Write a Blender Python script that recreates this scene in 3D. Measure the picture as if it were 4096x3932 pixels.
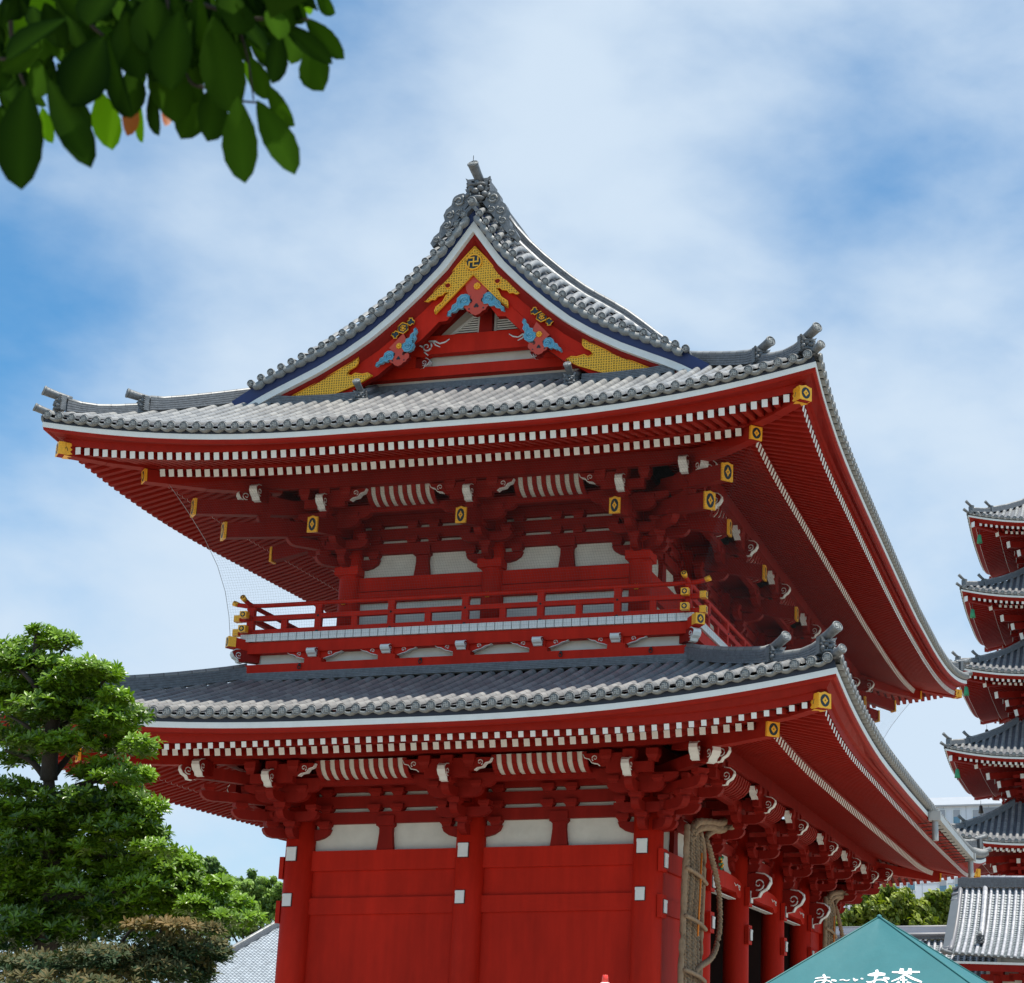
import bpy, math, random
from math import sin, cos, pi, radians, sqrt, atan2
from mathutils import Vector as V, Matrix, noise
random.seed(7)
sc = bpy.context.scene
for o in list(bpy.data.objects): bpy.data.objects.remove(o)
# ------------------------------------------------------------ camera
CAM = V((10.2181, -34.9603, 1.6))
yaw, pitch, roll = radians(-11.3887), radians(15.2992), radians(0.1283)
FW = V((sin(yaw)*cos(pitch), cos(yaw)*cos(pitch), sin(pitch)))
_rt = V((cos(yaw), -sin(yaw), 0)); _up = _rt.cross(FW)
RT = _rt*cos(roll)+_up*sin(roll); UP = -_rt*sin(roll)+_up*cos(roll)
PX, PY, FOC = 1133.47, 437.94, 6806.8
cam = bpy.data.cameras.new('camera'); camo = bpy.data.objects.new('camera', cam); sc.collection.objects.link(camo)
camo.matrix_world = Matrix(((RT.x, UP.x, -FW.x, CAM.x), (RT.y, UP.y, -FW.y, CAM.y), (RT.z, UP.z, -FW.z, CAM.z), (0, 0, 0, 1)))
cam.sensor_width = 36; cam.sensor_fit = 'HORIZONTAL'; cam.lens = 36*FOC/4096
cam.shift_x = -PX/4096; cam.shift_y = PY/4096
cam.clip_start = .1; cam.clip_end = 5000
cam.dof.use_dof = True; cam.dof.focus_distance = 38; cam.dof.aperture_fstop = 9
sc.camera = camo
sc.render.resolution_x = 1024; sc.render.resolution_y = 983
sc.view_settings.view_transform = 'Standard'; sc.view_settings.look = 'None'
sc.view_settings.exposure = EXPO = 0.45; sc.view_settings.gamma = 1
def pix(u, v, depth):                       # a point seen at photo pixel (u, v), 'depth' metres ahead
    d = FW+RT*((u-2048-PX)/FOC)-UP*((v-1966-PY)/FOC)
    return CAM+d*depth
def pixdir(u, v): return (pix(u, v, 1)-CAM).normalized()
# ------------------------------------------------------------ light and sky
SUN = V((.27, -.10, 1)).normalized()       # towards the sun
sl = bpy.data.lights.new('sun', 'SUN'); sl.energy = 4.9; sl.angle = radians(.55); sl.color = (1, .94, .84)
so = bpy.data.objects.new('sun', sl); sc.collection.objects.link(so)
so.rotation_mode = 'QUATERNION'; so.rotation_quaternion = SUN.to_track_quat('Z', 'Y')
w = bpy.data.worlds.new('World'); sc.world = w; w.use_nodes = True
N = w.node_tree.nodes; L = w.node_tree.links
for n in list(N): N.remove(n)
wo = N.new('ShaderNodeOutputWorld'); bg = N.new('ShaderNodeBackground'); sky = N.new('ShaderNodeTexSky')
sky.sky_type = 'NISHITA'; sky.sun_disc = False
sky.sun_elevation = math.asin(SUN.z); sky.sun_rotation = atan2(SUN.x, SUN.y)
sky.altitude = 30; sky.air_density = 1.0; sky.dust_density = 1.2; sky.ozone_density = 2.5
tc = N.new('ShaderNodeTexCoord')
def wn(t, **k):
    n = N.new(t)
    for a, b in k.items(): setattr(n, a, b)
    return n
def wmath(op, a, b=None):
    n = wn('ShaderNodeMath', operation=op)
    for i, x in enumerate((a, b)):
        if x is None: continue
        if isinstance(x, (int, float)): n.inputs[i].default_value = x
        else: L.new(x, n.inputs[i])
    return n.outputs[0]
# clouds: soft noise over the sky directions plus a few broad bright banks and blue gaps
mp = wn('ShaderNodeMapping'); mp.inputs['Scale'].default_value = (2.2, 2.2, 4.2); L.new(tc.outputs['Generated'], mp.inputs[0])
n1 = wn('ShaderNodeTexNoise'); n1.inputs['Scale'].default_value = 2.2; n1.inputs['Detail'].default_value = 9; n1.inputs['Roughness'].default_value = .52; n1.inputs['Distortion'].default_value = .15
L.new(mp.outputs[0], n1.inputs[0])
acc = wmath('MULTIPLY', wmath('SUBTRACT', n1.outputs[0], .5), 1.5)
mp2 = wn('ShaderNodeMapping'); mp2.inputs['Scale'].default_value = (4, 4, 7); mp2.inputs['Rotation'].default_value = (0, .5, .3); L.new(tc.outputs['Generated'], mp2.inputs[0])
n2 = wn('ShaderNodeTexNoise'); n2.inputs['Scale'].default_value = 3.0; n2.inputs['Detail'].default_value = 8; n2.inputs['Roughness'].default_value = .5; n2.inputs['Distortion'].default_value = .15; L.new(mp2.outputs[0], n2.inputs[0])
acc = wmath('ADD', acc, wmath('MULTIPLY', wmath('SUBTRACT', n2.outputs[0], .5), .95))
BANKS = [((2250, 330), .11, .32), ((2350, 720), .10, .42), ((2950, 380), .13, .32), ((1550, 950), .12, .2), ((1950, 550), .05, -.25), ((2700, 550), .05, -.3), ((1100, 950), .05, -.2), ((3400, 1150), .05, -.25), ((3900, 2250), .08, -.15), ((650, 1330), .10, .4), ((900, 800), .1, .15),
         ((3700, 1500), .14, .45), ((3300, 1300), .08, .2), ((1500, 200), .10, -.35), ((3150, 870), .09, -.5), ((120, 1330), .08, -.8), ((1000, 2400), .15, .25), ((100, 1900), .12, -.1), ((400, 700), .08, -.2),
         ((3900, 2900), .1, .35), ((3500, 2900), .1, .4), ((700, 3200), .16, .45), ((3600, 650), .08, -.3), ((3950, 900), .08, -.3)]
for (uv, rad, amp) in BANKS:
    d = pixdir(*uv)
    dp = wn('ShaderNodeVectorMath', operation='DISTANCE'); L.new(tc.outputs['Generated'], dp.inputs[0]); dp.inputs[1].default_value = d
    g = wmath('POWER', 2.718, wmath('MULTIPLY', wmath('POWER', wmath('DIVIDE', dp.outputs['Value'], rad), 2.0), -1.0))
    acc = wmath('ADD', acc, wmath('MULTIPLY', g, amp))
cl = wn('ShaderNodeMapRange', interpolation_type='SMOOTHSTEP'); L.new(acc, cl.inputs[0])
cl.inputs[1].default_value = -.72; cl.inputs[2].default_value = .75; cl.inputs[3].default_value = 0.0; cl.inputs[4].default_value = .96
blue = wn('ShaderNodeMix', data_type='RGBA', blend_type='MULTIPLY'); blue.inputs[0].default_value = 1
L.new(sky.outputs[0], blue.inputs[6]); blue.inputs[7].default_value = SKYTINT = (.56, 1.28, 1.55, 1)
cm = wn('ShaderNodeMix', data_type='RGBA'); L.new(cl.outputs[0], cm.inputs[0]); L.new(blue.outputs[2], cm.inputs[6]); cm.inputs[7].default_value = CLOUD = (5.8, 6.9, 8.1, 1)
L.new(cm.outputs[2], bg.inputs[0]); bg.inputs[1].default_value = .085; L.new(bg.outputs[0], wo.inputs[0])

# ------------------------------------------------------------ materials
MT = {}
def mat(name, col, rough=.6, metal=0, var=.12, vscale=1.5, bump=0, bscale=30, spec=.5, streak=0, sub=None, coat=0):
    m = bpy.data.materials.new(name); m.use_nodes = True; n = m.node_tree.nodes; l = m.node_tree.links
    b = n['Principled BSDF']; b.inputs['Roughness'].default_value = rough; b.inputs['Metallic'].default_value = metal
    b.inputs['Specular IOR Level'].default_value = spec
    if coat: b.inputs['Coat Weight'].default_value = coat; b.inputs['Coat Roughness'].default_value = .25
    g = n.new('ShaderNodeNewGeometry')
    a = n.new('ShaderNodeTexNoise'); a.inputs['Scale'].default_value = vscale; a.inputs['Detail'].default_value = 8; a.inputs['Roughness'].default_value = .65
    mpn = n.new('ShaderNodeMapping'); l.new(g.outputs['Position'], mpn.inputs[0]); l.new(mpn.outputs[0], a.inputs[0])
    if streak: mpn.inputs['Scale'].default_value = (1, 1, streak)
    r = n.new('ShaderNodeMapRange'); l.new(a.outputs[0], r.inputs[0]); r.inputs[1].default_value = .3; r.inputs[2].default_value = .7
    r.inputs[3].default_value = 1-var; r.inputs[4].default_value = 1+var
    if streak:                               # faint vertical weathering runs
        m2 = n.new('ShaderNodeMapping'); m2.inputs['Scale'].default_value = (1, 1, .07); l.new(g.outputs['Position'], m2.inputs[0])
        a2 = n.new('ShaderNodeTexNoise'); a2.inputs['Scale'].default_value = 7; a2.inputs['Detail'].default_value = 6; l.new(m2.outputs[0], a2.inputs[0])
        r2 = n.new('ShaderNodeMapRange'); l.new(a2.outputs[0], r2.inputs[0]); r2.inputs[1].default_value = .35; r2.inputs[2].default_value = .65; r2.inputs[3].default_value = .94; r2.inputs[4].default_value = 1.05
        mm = n.new('ShaderNodeMath'); mm.operation = 'MULTIPLY'; l.new(r.outputs[0], mm.inputs[0]); l.new(r2.outputs[0], mm.inputs[1]); r = mm
    mx = n.new('ShaderNodeVectorMath'); mx.operation = 'SCALE'; mx.inputs[0].default_value = col[:3]; l.new(r.outputs[0], mx.inputs['Scale'])
    l.new(mx.outputs[0], b.inputs['Base Color'])
    if bump:
        c = n.new('ShaderNodeTexNoise'); c.inputs['Scale'].default_value = bscale; c.inputs['Detail'].default_value = 4; l.new(g.outputs['Position'], c.inputs[0])
        bn = n.new('ShaderNodeBump'); bn.inputs['Strength'].default_value = bump; bn.inputs['Distance'].default_value = .02; l.new(c.outputs[0], bn.inputs['Height']); l.new(bn.outputs[0], b.inputs['Normal'])
    MT[name] = m; return m
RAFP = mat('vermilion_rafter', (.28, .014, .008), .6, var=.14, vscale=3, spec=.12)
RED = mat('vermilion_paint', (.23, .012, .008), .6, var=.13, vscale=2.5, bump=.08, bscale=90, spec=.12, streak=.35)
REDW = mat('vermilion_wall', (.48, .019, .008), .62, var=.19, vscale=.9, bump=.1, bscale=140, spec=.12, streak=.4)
REDB = mat('coral_red_carving', (.50, .05, .022), .5, var=.08)
WHT = mat('white_paint', (.72, .75, .74), .6, var=.06, vscale=4)
BOARD = mat('shade_darkened_red', (.13, .012, .009), .7, var=.15)  # red darkened to paint in the shade between rafters and behind brackets
PLA = mat('white_plaster', (.62, .63, .58), .8, var=.08, vscale=3, bump=.1, bscale=60)
GOLD = mat('gold_fitting', (.95, .47, .03), .38, metal=.25, var=.15, vscale=30, bump=.25, bscale=160)
NAVY = mat('dark_green_lacquer', (.008, .022, .03), .4, var=.1)
BLUE = mat('indigo_paint', (.012, .035, .14), .55, var=.12)
UNDER = mat('slate_underlay', (.035, .045, .07), .7, var=.15)
CYAN = mat('pale_blue_carving', (.08, .30, .44), .5, var=.2, vscale=12)
CYANL = mat('light_blue_rim', (.18, .42, .54), .5, var=.1)
BLK = mat('black_iron', (.012, .012, .014), .5, var=.1)
DARK = mat('shade_dark_interior', (.03, .012, .010), .8, var=.2)  # near-black wall colour paints in the gloom of the passages
def tile_mat(name, c1, c2, joint=.30, rough=.4, lam=.10):
    m = bpy.data.materials.new(name); m.use_nodes = True; n = m.node_tree.nodes; l = m.node_tree.links; b = n['Principled BSDF']
    uv = n.new('ShaderNodeUVMap'); sp = n.new('ShaderNodeSeparateXYZ'); l.new(uv.outputs[0], sp.inputs[0])
    def M(op, a, bb=None):
        q = n.new('ShaderNodeMath'); q.operation = op
        for i, x in enumerate((a, bb)):
            if x is None: continue
            if isinstance(x, (int, float)): q.inputs[i].default_value = x
            else: l.new(x, q.inputs[i])
        return q.outputs[0]
    vv = M('DIVIDE', sp.outputs['Y'], joint); fr = M('FRACT', vv); fl = M('FLOOR', vv); uf = M('FLOOR', sp.outputs['X'])
    cmb = n.new('ShaderNodeCombineXYZ'); l.new(uf, cmb.inputs[0]); l.new(fl, cmb.inputs[1])
    wnz = n.new('ShaderNodeTexWhiteNoise'); wnz.noise_dimensions = '2D'; l.new(cmb.outputs[0], wnz.inputs[0])
    jm = M('LESS_THAN', fr, .07)
    g = n.new('ShaderNodeNewGeometry'); nz = n.new('ShaderNodeTexNoise'); nz.inputs['Scale'].default_value = 3; nz.inputs['Detail'].default_value = 7; l.new(g.outputs['Position'], nz.inputs[0])
    nz2 = n.new('ShaderNodeTexNoise'); nz2.inputs['Scale'].default_value = 40; nz2.inputs['Detail'].default_value = 3; l.new(g.outputs['Position'], nz2.inputs[0])
    f = M('ADD', M('MULTIPLY', wnz.outputs[0], .55), M('MULTIPLY', nz.outputs[0], .5))
    mx = n.new('ShaderNodeMix'); mx.data_type = 'RGBA'; l.new(f, mx.inputs[0]); mx.inputs[6].default_value = (*c1, 1); mx.inputs[7].default_value = (*c2, 1)
    dk = n.new('ShaderNodeMix'); dk.data_type = 'RGBA'; dk.blend_type = 'MULTIPLY'; l.new(M('MULTIPLY', jm, .75), dk.inputs[0]); l.new(mx.outputs[2], dk.inputs[6]); dk.inputs[7].default_value = (.25, .25, .27, 1)
    l.new(dk.outputs[2], b.inputs['Base Color'])
    b.inputs['Roughness'].default_value = rough
    bn = n.new('ShaderNodeBump'); bn.inputs['Strength'].default_value = .5; bn.inputs['Distance'].default_value = .012
    l.new(M('ADD', M('MULTIPLY', fr, -.8), M('MULTIPLY', nz2.outputs[0], .3)), bn.inputs['Height']); l.new(bn.outputs[0], b.inputs['Normal'])
    return m
TILE = tile_mat('grey_roof_tile', (.13, .135, .142), (.33, .326, .315), .3, .4)
PAN = tile_mat('shade_toned_pan_tile', (.075, .082, .095), (.16, .168, .185), .11, .5)  # pan grey lowered to paint shade between the cover rows
ORN = mat('grey_clay_ornament', (.12, .13, .14), .45, var=.35, vscale=9, bump=.35, bscale=35)
DISC = mat('grey_tile_end', (.20, .21, .21), .5, var=.22, vscale=14, bump=.2, bscale=60)
DMARK = mat('tile_crest', (.24, .25, .245), .5, var=.1)
NOSHI = mat('ridge_tile_courses', (.13, .14, .155), .5, var=.35, vscale=12, bump=.25, bscale=40)

# ------------------------------------------------------------ mesh builder
Z = V((0, 0, 1))
class MB:
    def __init__(s): s.v = []; s.f = []; s.m = []; s.sm = []; s.mats = []; s.uv = []; s.cur = 0; s.smooth = False
    def mt(s, m, smooth=False):
        if m not in s.mats: s.mats.append(m)
        s.cur = s.mats.index(m); s.smooth = smooth; return s
    def pts(s, P, uv=None):
        b = len(s.v); s.v += [tuple(p) for p in P]; s.uv += (uv if uv else [(0, .5)]*len(P)); return b
    def face(s, idx): s.f.append(tuple(idx)); s.m.append(s.cur); s.sm.append(s.smooth)
    def poly(s, P, uv=None):
        b = s.pts(P, uv); s.face(range(b, b+len(P)))
    def box(s, c, h, X=V((1, 0, 0)), Y=V((0, 1, 0)), Zz=Z):
        P = [c+X*(h[0]*a)+Y*(h[1]*b)+Zz*(h[2]*d) for d in (-1, 1) for b in (-1, 1) for a in (-1, 1)]
        b = s.pts(P)
        for q in ((0, 2, 3, 1), (4, 5, 7, 6), (0, 1, 5, 4), (2, 6, 7, 3), (0, 4, 6, 2), (1, 3, 7, 5)): s.face([b+i for i in q])
    def bb(s, lo, hi):
        lo = V(lo); hi = V(hi); s.box((lo+hi)/2, tuple(abs(x)/2 for x in (hi-lo)))
    def beam(s, p0, p1, w, h, up=Z, capm=None):
        p0 = V(p0); p1 = V(p1); d = (p1-p0).normalized(); X = d.cross(up).normalized(); U = X.cross(d)
        P = [p+X*(w/2*a)+U*(h/2*b) for p in (p0, p1) for a, b in ((-1, -1), (1, -1), (1, 1), (-1, 1))]
        b = s.pts(P)
        for i in range(4): j = (i+1) % 4; s.face((b+i, b+j, b+4+j, b+4+i))
        s.face((b+3, b+2, b+1, b))
        if capm:
            c = s.cur; s.mt(capm); s.face((b+4, b+5, b+6, b+7)); s.cur = c
        else: s.face((b+4, b+5, b+6, b+7))
    def prism(s, pts2, O, ex, ey, ez, t0, t1, side=None, sidx=None, back=True):
        n = len(pts2); A = [O+ex*x+ey*y+ez*t0 for x, y in pts2]; B = [O+ex*x+ey*y+ez*t1 for x, y in pts2]
        b = s.pts(A+B); s.face(range(b+n, b+2*n))
        if back: s.face([b+i for i in range(n-1, -1, -1)])
        c = s.cur
        for i in range(n):
            j = (i+1) % n
            if side and (sidx is None or i in sidx): s.mt(side, s.smooth)
            s.face((b+i, b+j, b+n+j, b+n+i)); s.cur = c
    def rings(s, R, closed=True, caps=True, uvs=None):
        n = len(R[0]); b0 = [s.pts(r, uvs[k] if uvs else None) for k, r in enumerate(R)]
        for k in range(len(R)-1):
            for i in range(n if closed else n-1):
                j = (i+1) % n; s.face((b0[k]+i, b0[k]+j, b0[k+1]+j, b0[k+1]+i))
        if caps and closed:
            s.face([b0[0]+i for i in range(n-1, -1, -1)]); s.face([b0[-1]+i for i in range(n)])
    def tube(s, path, r, n=8, caps=True, up=Z):
        path = [V(p) for p in path]; R = []
        for i, p in enumerate(path):
            d = (path[min(i+1, len(path)-1)]-path[max(i-1, 0)]).normalized()
            X = d.cross(up)
            if X.length < .05: X = d.cross(V((1, 0, 0)))
            X.normalize(); U = X.cross(d); rr = r[i] if isinstance(r, (list, tuple)) else r
            R.append([p+X*(rr*cos(2*pi*k/n))+U*(rr*sin(2*pi*k/n)) for k in range(n)])
        s.rings(R, True, caps)
    def cyl(s, a, b, r0, r1=None, n=20): s.tube([a, b], [r0, r1 if r1 is not None else r0], n)
    def disc(s, c, nrm, r, n=14, ex=None):
        nrm = nrm.normalized(); X = ex or nrm.cross(Z)
        if X.length < .01: X = V((1, 0, 0))
        X.normalize(); U = nrm.cross(X)
        s.poly([c+X*(r*cos(2*pi*k/n))+U*(r*sin(2*pi*k/n)) for k in range(n)])
    def ball(s, c, r, sx=1, sy=1, sz=1, n=8, m=5):
        R = []
        for i in range(m+1):
            t = pi*(i+.02)/(m+.04); R.append([V((c[0]+r*sx*sin(t)*cos(2*pi*k/n), c[1]+r*sy*sin(t)*sin(2*pi*k/n), c[2]-r*sz*cos(t))) for k in range(n)])
        s.rings(R)
    def build(s, name, parent=None, kind=None, loc=None):
        me = bpy.data.meshes.new(name)
        root = parent
        while root is not None and root.parent is not None: root = root.parent
        off = V(root.location) if root is not None else (V(loc) if loc is not None else V((0, 0, 0)))
        if root is None and loc is None and s.v:
            xs = [p[0] for p in s.v]; ys = [p[1] for p in s.v]; zs = [p[2] for p in s.v]
            off = V(((min(xs)+max(xs))/2, (min(ys)+max(ys))/2, min(zs)))
        me.from_pydata([(p[0]-off.x, p[1]-off.y, p[2]-off.z) for p in s.v], [], s.f)
        for m in s.mats: me.materials.append(m)
        me.polygons.foreach_set('material_index', s.m); me.polygons.foreach_set('use_smooth', s.sm)
        if any(u != (0, .5) for u in s.uv):
            ul = me.uv_layers.new(name='UVMap'); d = []
            for lp in me.loops: d += s.uv[lp.vertex_index]
            ul.data.foreach_set('uv', d)
        me.update()
        o = bpy.data.objects.new(name, me); sc.collection.objects.link(o)
        if parent is not None: o.parent = parent
        else: o.location = off
        if kind: o['kind'] = kind
        return o
def tag(o, label, cat, group=None, kind=None):
    o['label'] = label; o['category'] = cat
    if group: o['group'] = group
    if kind: o['kind'] = kind
    return o
def thing(name, loc, label, cat, group=None):
    o = bpy.data.objects.new(name, None); sc.collection.objects.link(o); o.location = loc; o.empty_display_size = .2
    return tag(o, label, cat, group)
def lerp(a, b, t): return a+(b-a)*t
def tab(T, x):
    if x <= T[0][0]: return T[0][1]
    for (a, b), (c, d) in zip(T, T[1:]):
        if x <= c: return b+(d-b)*(x-a)/(c-a)
    return T[-1][1]
def manji(mb, c, X, U, n, r, w):
    """four-armed crest in relief: bars on the plane X,U, raised along n"""
    def bar(x0, y0, x1, y1):
        mb.box(c+X*((x0+x1)/2)+U*((y0+y1)/2), (abs(x1-x0)/2, abs(y1-y0)/2, w*.25), X, U, n)
    h = w/2
    bar(-h, -r, h, r); bar(h+.0001, -h, r, h); bar(-r, -h, -h-.0001, h)
    bar(-r, r-w, -h-.0001, r); bar(r-w, h+.0001, r, r); bar(h+.0001, -r, r, -r+w); bar(-r, -r, -r+w, -h-.0001)
def spiral(mb, c, X, U, r, turns=1.4, th=.014, start=0, n=5, sgn=1):
    P = []
    for i in range(15):
        t = i/14; a = start+sgn*t*turns*2*pi; rr = r*(1-.85*t); P.append(c+X*(rr*cos(a))+U*(rr*sin(a)))
    mb.tube(P, [th*(1-.4*i/14) for i in range(15)], n)
# ------------------------------------------------------------ generic hip roof with upswept eaves
def sides(x0, x1, y0, y1):
    return {'S': (V((x0, y0, 0)), V((1, 0, 0)), V((0, -1, 0)), x1-x0), 'E': (V((x1, y0, 0)), V((0, 1, 0)), V((1, 0, 0)), y1-y0),
            'N': (V((x1, y1, 0)), V((-1, 0, 0)), V((0, 1, 0)), x1-x0), 'W': (V((x0, y1, 0)), V((0, -1, 0)), V((-1, 0, 0)), y1-y0)}
def sm(x): x = max(0, min(1, x)); return x*x*(3-2*x)
class Roof:
    def __init__(s, rect, E, zb, eave, fly, base, prof, top, pitch=.3, inset=None, gable=False, zt=.13, purlin=1.5):
        s.S = sides(*rect); s.rect = rect; s.E = E; s.zb = zb; s.eave = eave; s.fly = fly; s.base = base; s.prof = prof; s.top = top
        s.pitch = pitch; s.ins = inset; s.gable = gable; s.zt = zb+zt; s.purlin = purlin
    def h(s, ds, P): return P[0]*max(0, 1-max(ds, 0)/P[1])**P[2]
    def inset(s, k, q):
        if not s.ins or k in 'SN': return 0
        return tab(s.ins, q if k == 'E' else s.S[k][3]-q)
    def P(s, k, q, o, z):
        A, T, N, L = s.S[k]
        return A+T*q+N*(o-s.inset(k, q)*max(0, min(1, o/s.E)))+Z*z
    def ds(s, k, q, E=None): E = E or s.E; return min(q+E, s.S[k][3]+E-q)
    def surf(s, k, q, a):
        z = s.zt+tab(s.prof, a)+s.h(s.ds(k, q), s.eave)*max(0, 1-a/8)
        if s.gable and k in 'EW' and a > 3.3:
            d = min(q+1.95, s.S[k][3]+1.95-q); z += .5*sm((a-3.4)/2.2)*sm(d/.8)
        return z
    def amax(s, k, q):
        m = s.ds(k, q)
        if s.gable and k in 'EW' and -1.3 < q < s.S[k][3]+1.3: return s.top
        return min(m, 3.55 if s.gable else s.top)
    def stations(s, L, E, n=36):
        return [.5-.5*cos(pi*i/n)*abs(cos(pi*i/n))**.15 for i in range(n+1)]
    def sweep(s, mb, prof, lift=None, ks='SENW', n=36, smooth=False):
        """prof: list of (outward, z, material of the strip to the next point)"""
        lp = lift or s.eave
        for k in ks:
            L = s.S[k][3]
            for p1, p2 in zip(prof, prof[1:]):
                mb.mt(p1[2], smooth); prev = None
                for t in s.stations(L, s.E, n):
                    dsv = min(t, 1-t)*(L+2*s.E)
                    pr = [s.P(k, -p[0]+t*(L+2*p[0]), p[0], p[1]+s.h(dsv, p[3] if len(p) > 3 else lp)) for p in (p1, p2)]
                    b = mb.pts(pr)
                    if prev is not None: mb.face((prev, b, b+1, prev+1))
                    prev = b
    def rows(s, mb, k, n=7, seg=.42, rad=None, crest=False, disc=True):
        L = s.S[k][3]; A, T, N, _ = s.S[k]; r = rad or s.pitch*.285
        cnt = round((L+2*s.E)/s.pitch); pt = (L+2*s.E)/cnt; ov = .09
        for i in range(cnt):
            q = -s.E+(i+.5)*pt; am = s.amax(k, q)-.02
            ns = max(2, int(am/seg)+1); R = []; U = []; ln = 0; last = None
            for j in range(ns+1):
                a = -ov+(am+ov)*j/ns; c = s.P(k, q, s.E-a, s.surf(k, q, a))
                d = s.P(k, q, s.E-a-.05, s.surf(k, q, a+.05))-c; up = T.cross(d).normalized()
                if up.z < 0: up = -up
                if last is not None: ln += (c-last).length
                last = c; c0 = c+up*.012
                R.append([c0+T*(r*cos(pi-pi*m/(n-1)))+up*(r*1.05*sin(pi*m/(n-1))+.02) for m in range(n)]); U.append([(i*2+.5, ln)]*n)
            mb.mt(TILE, True); mb.rings(R, closed=False, uvs=U)
            # pan sheet
            prev = None; mb.mt(PAN)
            amx = [min(s.amax(k, q+e*pt/2*.98), s.top)*1. for e in (-1, 1)]
            if s.gable and k in 'EW': amx = [s.top]*2 if am > 6 else [min(s.ds(k, q+e*pt/2*.98), 3.3) for e in (-1, 1)]
            for j in range(ns+1):
                row = []; uvr = []
                for e, mx in zip((-1, 1), amx):
                    a = -ov*.9+(mx+ov*.9)*j/ns; qq = q+e*pt/2; row.append(s.P(k, qq, s.E-a, s.surf(k, qq, a))); uvr.append((i+.5+e*.4, a*1.15))
                b = mb.pts(row, uvr)
                if prev is not None: mb.face((prev, b, b+1, prev+1))
                prev = b
            c = s.P(k, q, s.E+ov+.012, s.surf(k, q, -ov)); up = Z
            if disc:
                mb.mt(DISC, True); rr = r*1.12; cc = c+Z*.01
                mb.cyl(cc-N*.05, cc, rr, n=14)
                mb.mt(ORN, True); mb.tube([cc+T*(rr*.88*cos(2*pi*g/14))+Z*(rr*.88*sin(2*pi*g/14))+N*.0 for g in range(15)], rr*.11, 5, False)
                if crest: mb.mt(DMARK); manji(mb, cc+N*.004, -T if k in 'N' else T, Z, N, rr*.5, rr*.2)
            # hanging curved lip of the pan tile at the eave
            mb.mt(DISC, True)
            q2 = q+pt; 
            if i < cnt-1:
                fr = []; bk = []
                for g in range(7):
                    t = g/6; qq = lerp(q+r*.25, q2-r*.25, t); zz = s.surf(k, qq, -ov)-.012; sag = .05*sin(pi*t)
                    fr.append((qq, zz-sag))
                hh = .048*s.pitch/.3
                top = [s.P(k, a, s.E+ov-.005, z+.01) for a, z in fr]; bot = [s.P(k, a, s.E+ov-.015, z-hh) for a, z in fr]; inn = [s.P(k, a, s.E-.06, z-hh) for a, z in fr]; in2 = [s.P(k, a, s.E-.12, z+.05) for a, z in fr]
                mb.rings([in2, top, bot, inn], closed=False)
    def raft_top(s, k, q, o, kind):
        """z of the top of the rafters at outward distance o"""
        if kind == 'f':
            ot, zt_, _, _, sl, P_, _ = s.fly; t = (ot-o); inn = s.base[1]+.1+s.base[3]
            return zt_+sl*t+s.h(s.ds(k, q, ot), P_)*max(0, 1-t/(ot-s.base[0]+.3))**1.0+s.h(s.ds(k, q, ot), s.base[5])*min(1, t/(ot-s.base[0]))
        ot, zt_, _, _, sl, P_, _ = s.base
        return zt_+sl*(ot-o)+s.h(s.ds(k, q, ot), P_)*max(0, 1-(ot-o)/(ot+.5))
    def rafter_list(s, kind, ks='SENW'):
        ot, zt_, w, h_, sl, P_, sp = s.fly if kind == 'f' else s.base
        oi = (s.base[0]-.25) if kind == 'f' else 0.0; out = []
        for k in ks:
            A, T, N, L = s.S[k]; cnt = int((L+2*ot)/sp)-1; q0 = (L-(cnt-1)*sp)/2
            for i in range(cnt):
                q = q0+i*sp; lim = max(-q, q-L)+.1; o0 = max(oi, lim)
                if ot-o0 < .12: continue
                a = s.P(k, q, o0, s.raft_top(k, q, o0, kind)-h_/2); b = s.P(k, q, ot, s.raft_top(k, q, ot, kind)-h_/2)
                mid = s.P(k, q, (o0+ot)/2, s.raft_top(k, q, (o0+ot)/2, kind)-h_/2)
                out.append((k, a, mid, b, w, h_))
        return out
RAFT = {'flying_rafter': [], 'base_rafter': []}
def rafter_mesh(mb, k, a, mid, b, w, h, endm=None):
    d = (b-mid).normalized(); mb.mt(RAFP); mb.beam(a, mid+d*.01, w*.96, h*.96); mb.beam(mid, b-d*.005, w, h); mb.mt(endm or WHT); mb.beam(b-d*.0045, b, w+.002, h+.002)
def emit_rafters(parent_of, cap=98):
    for name, lst in RAFT.items():
        lst.sort(key=lambda r: (r[0][3]-CAM).length)
        rest = MB(); par = None
        for i, (r, parent) in enumerate(lst):
            if i < cap: mb = MB(); rafter_mesh(mb, *r); mb.build(name, parent)
            else: rafter_mesh(rest, *r)
        rest.build(name, GATE, kind='stuff')
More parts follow.
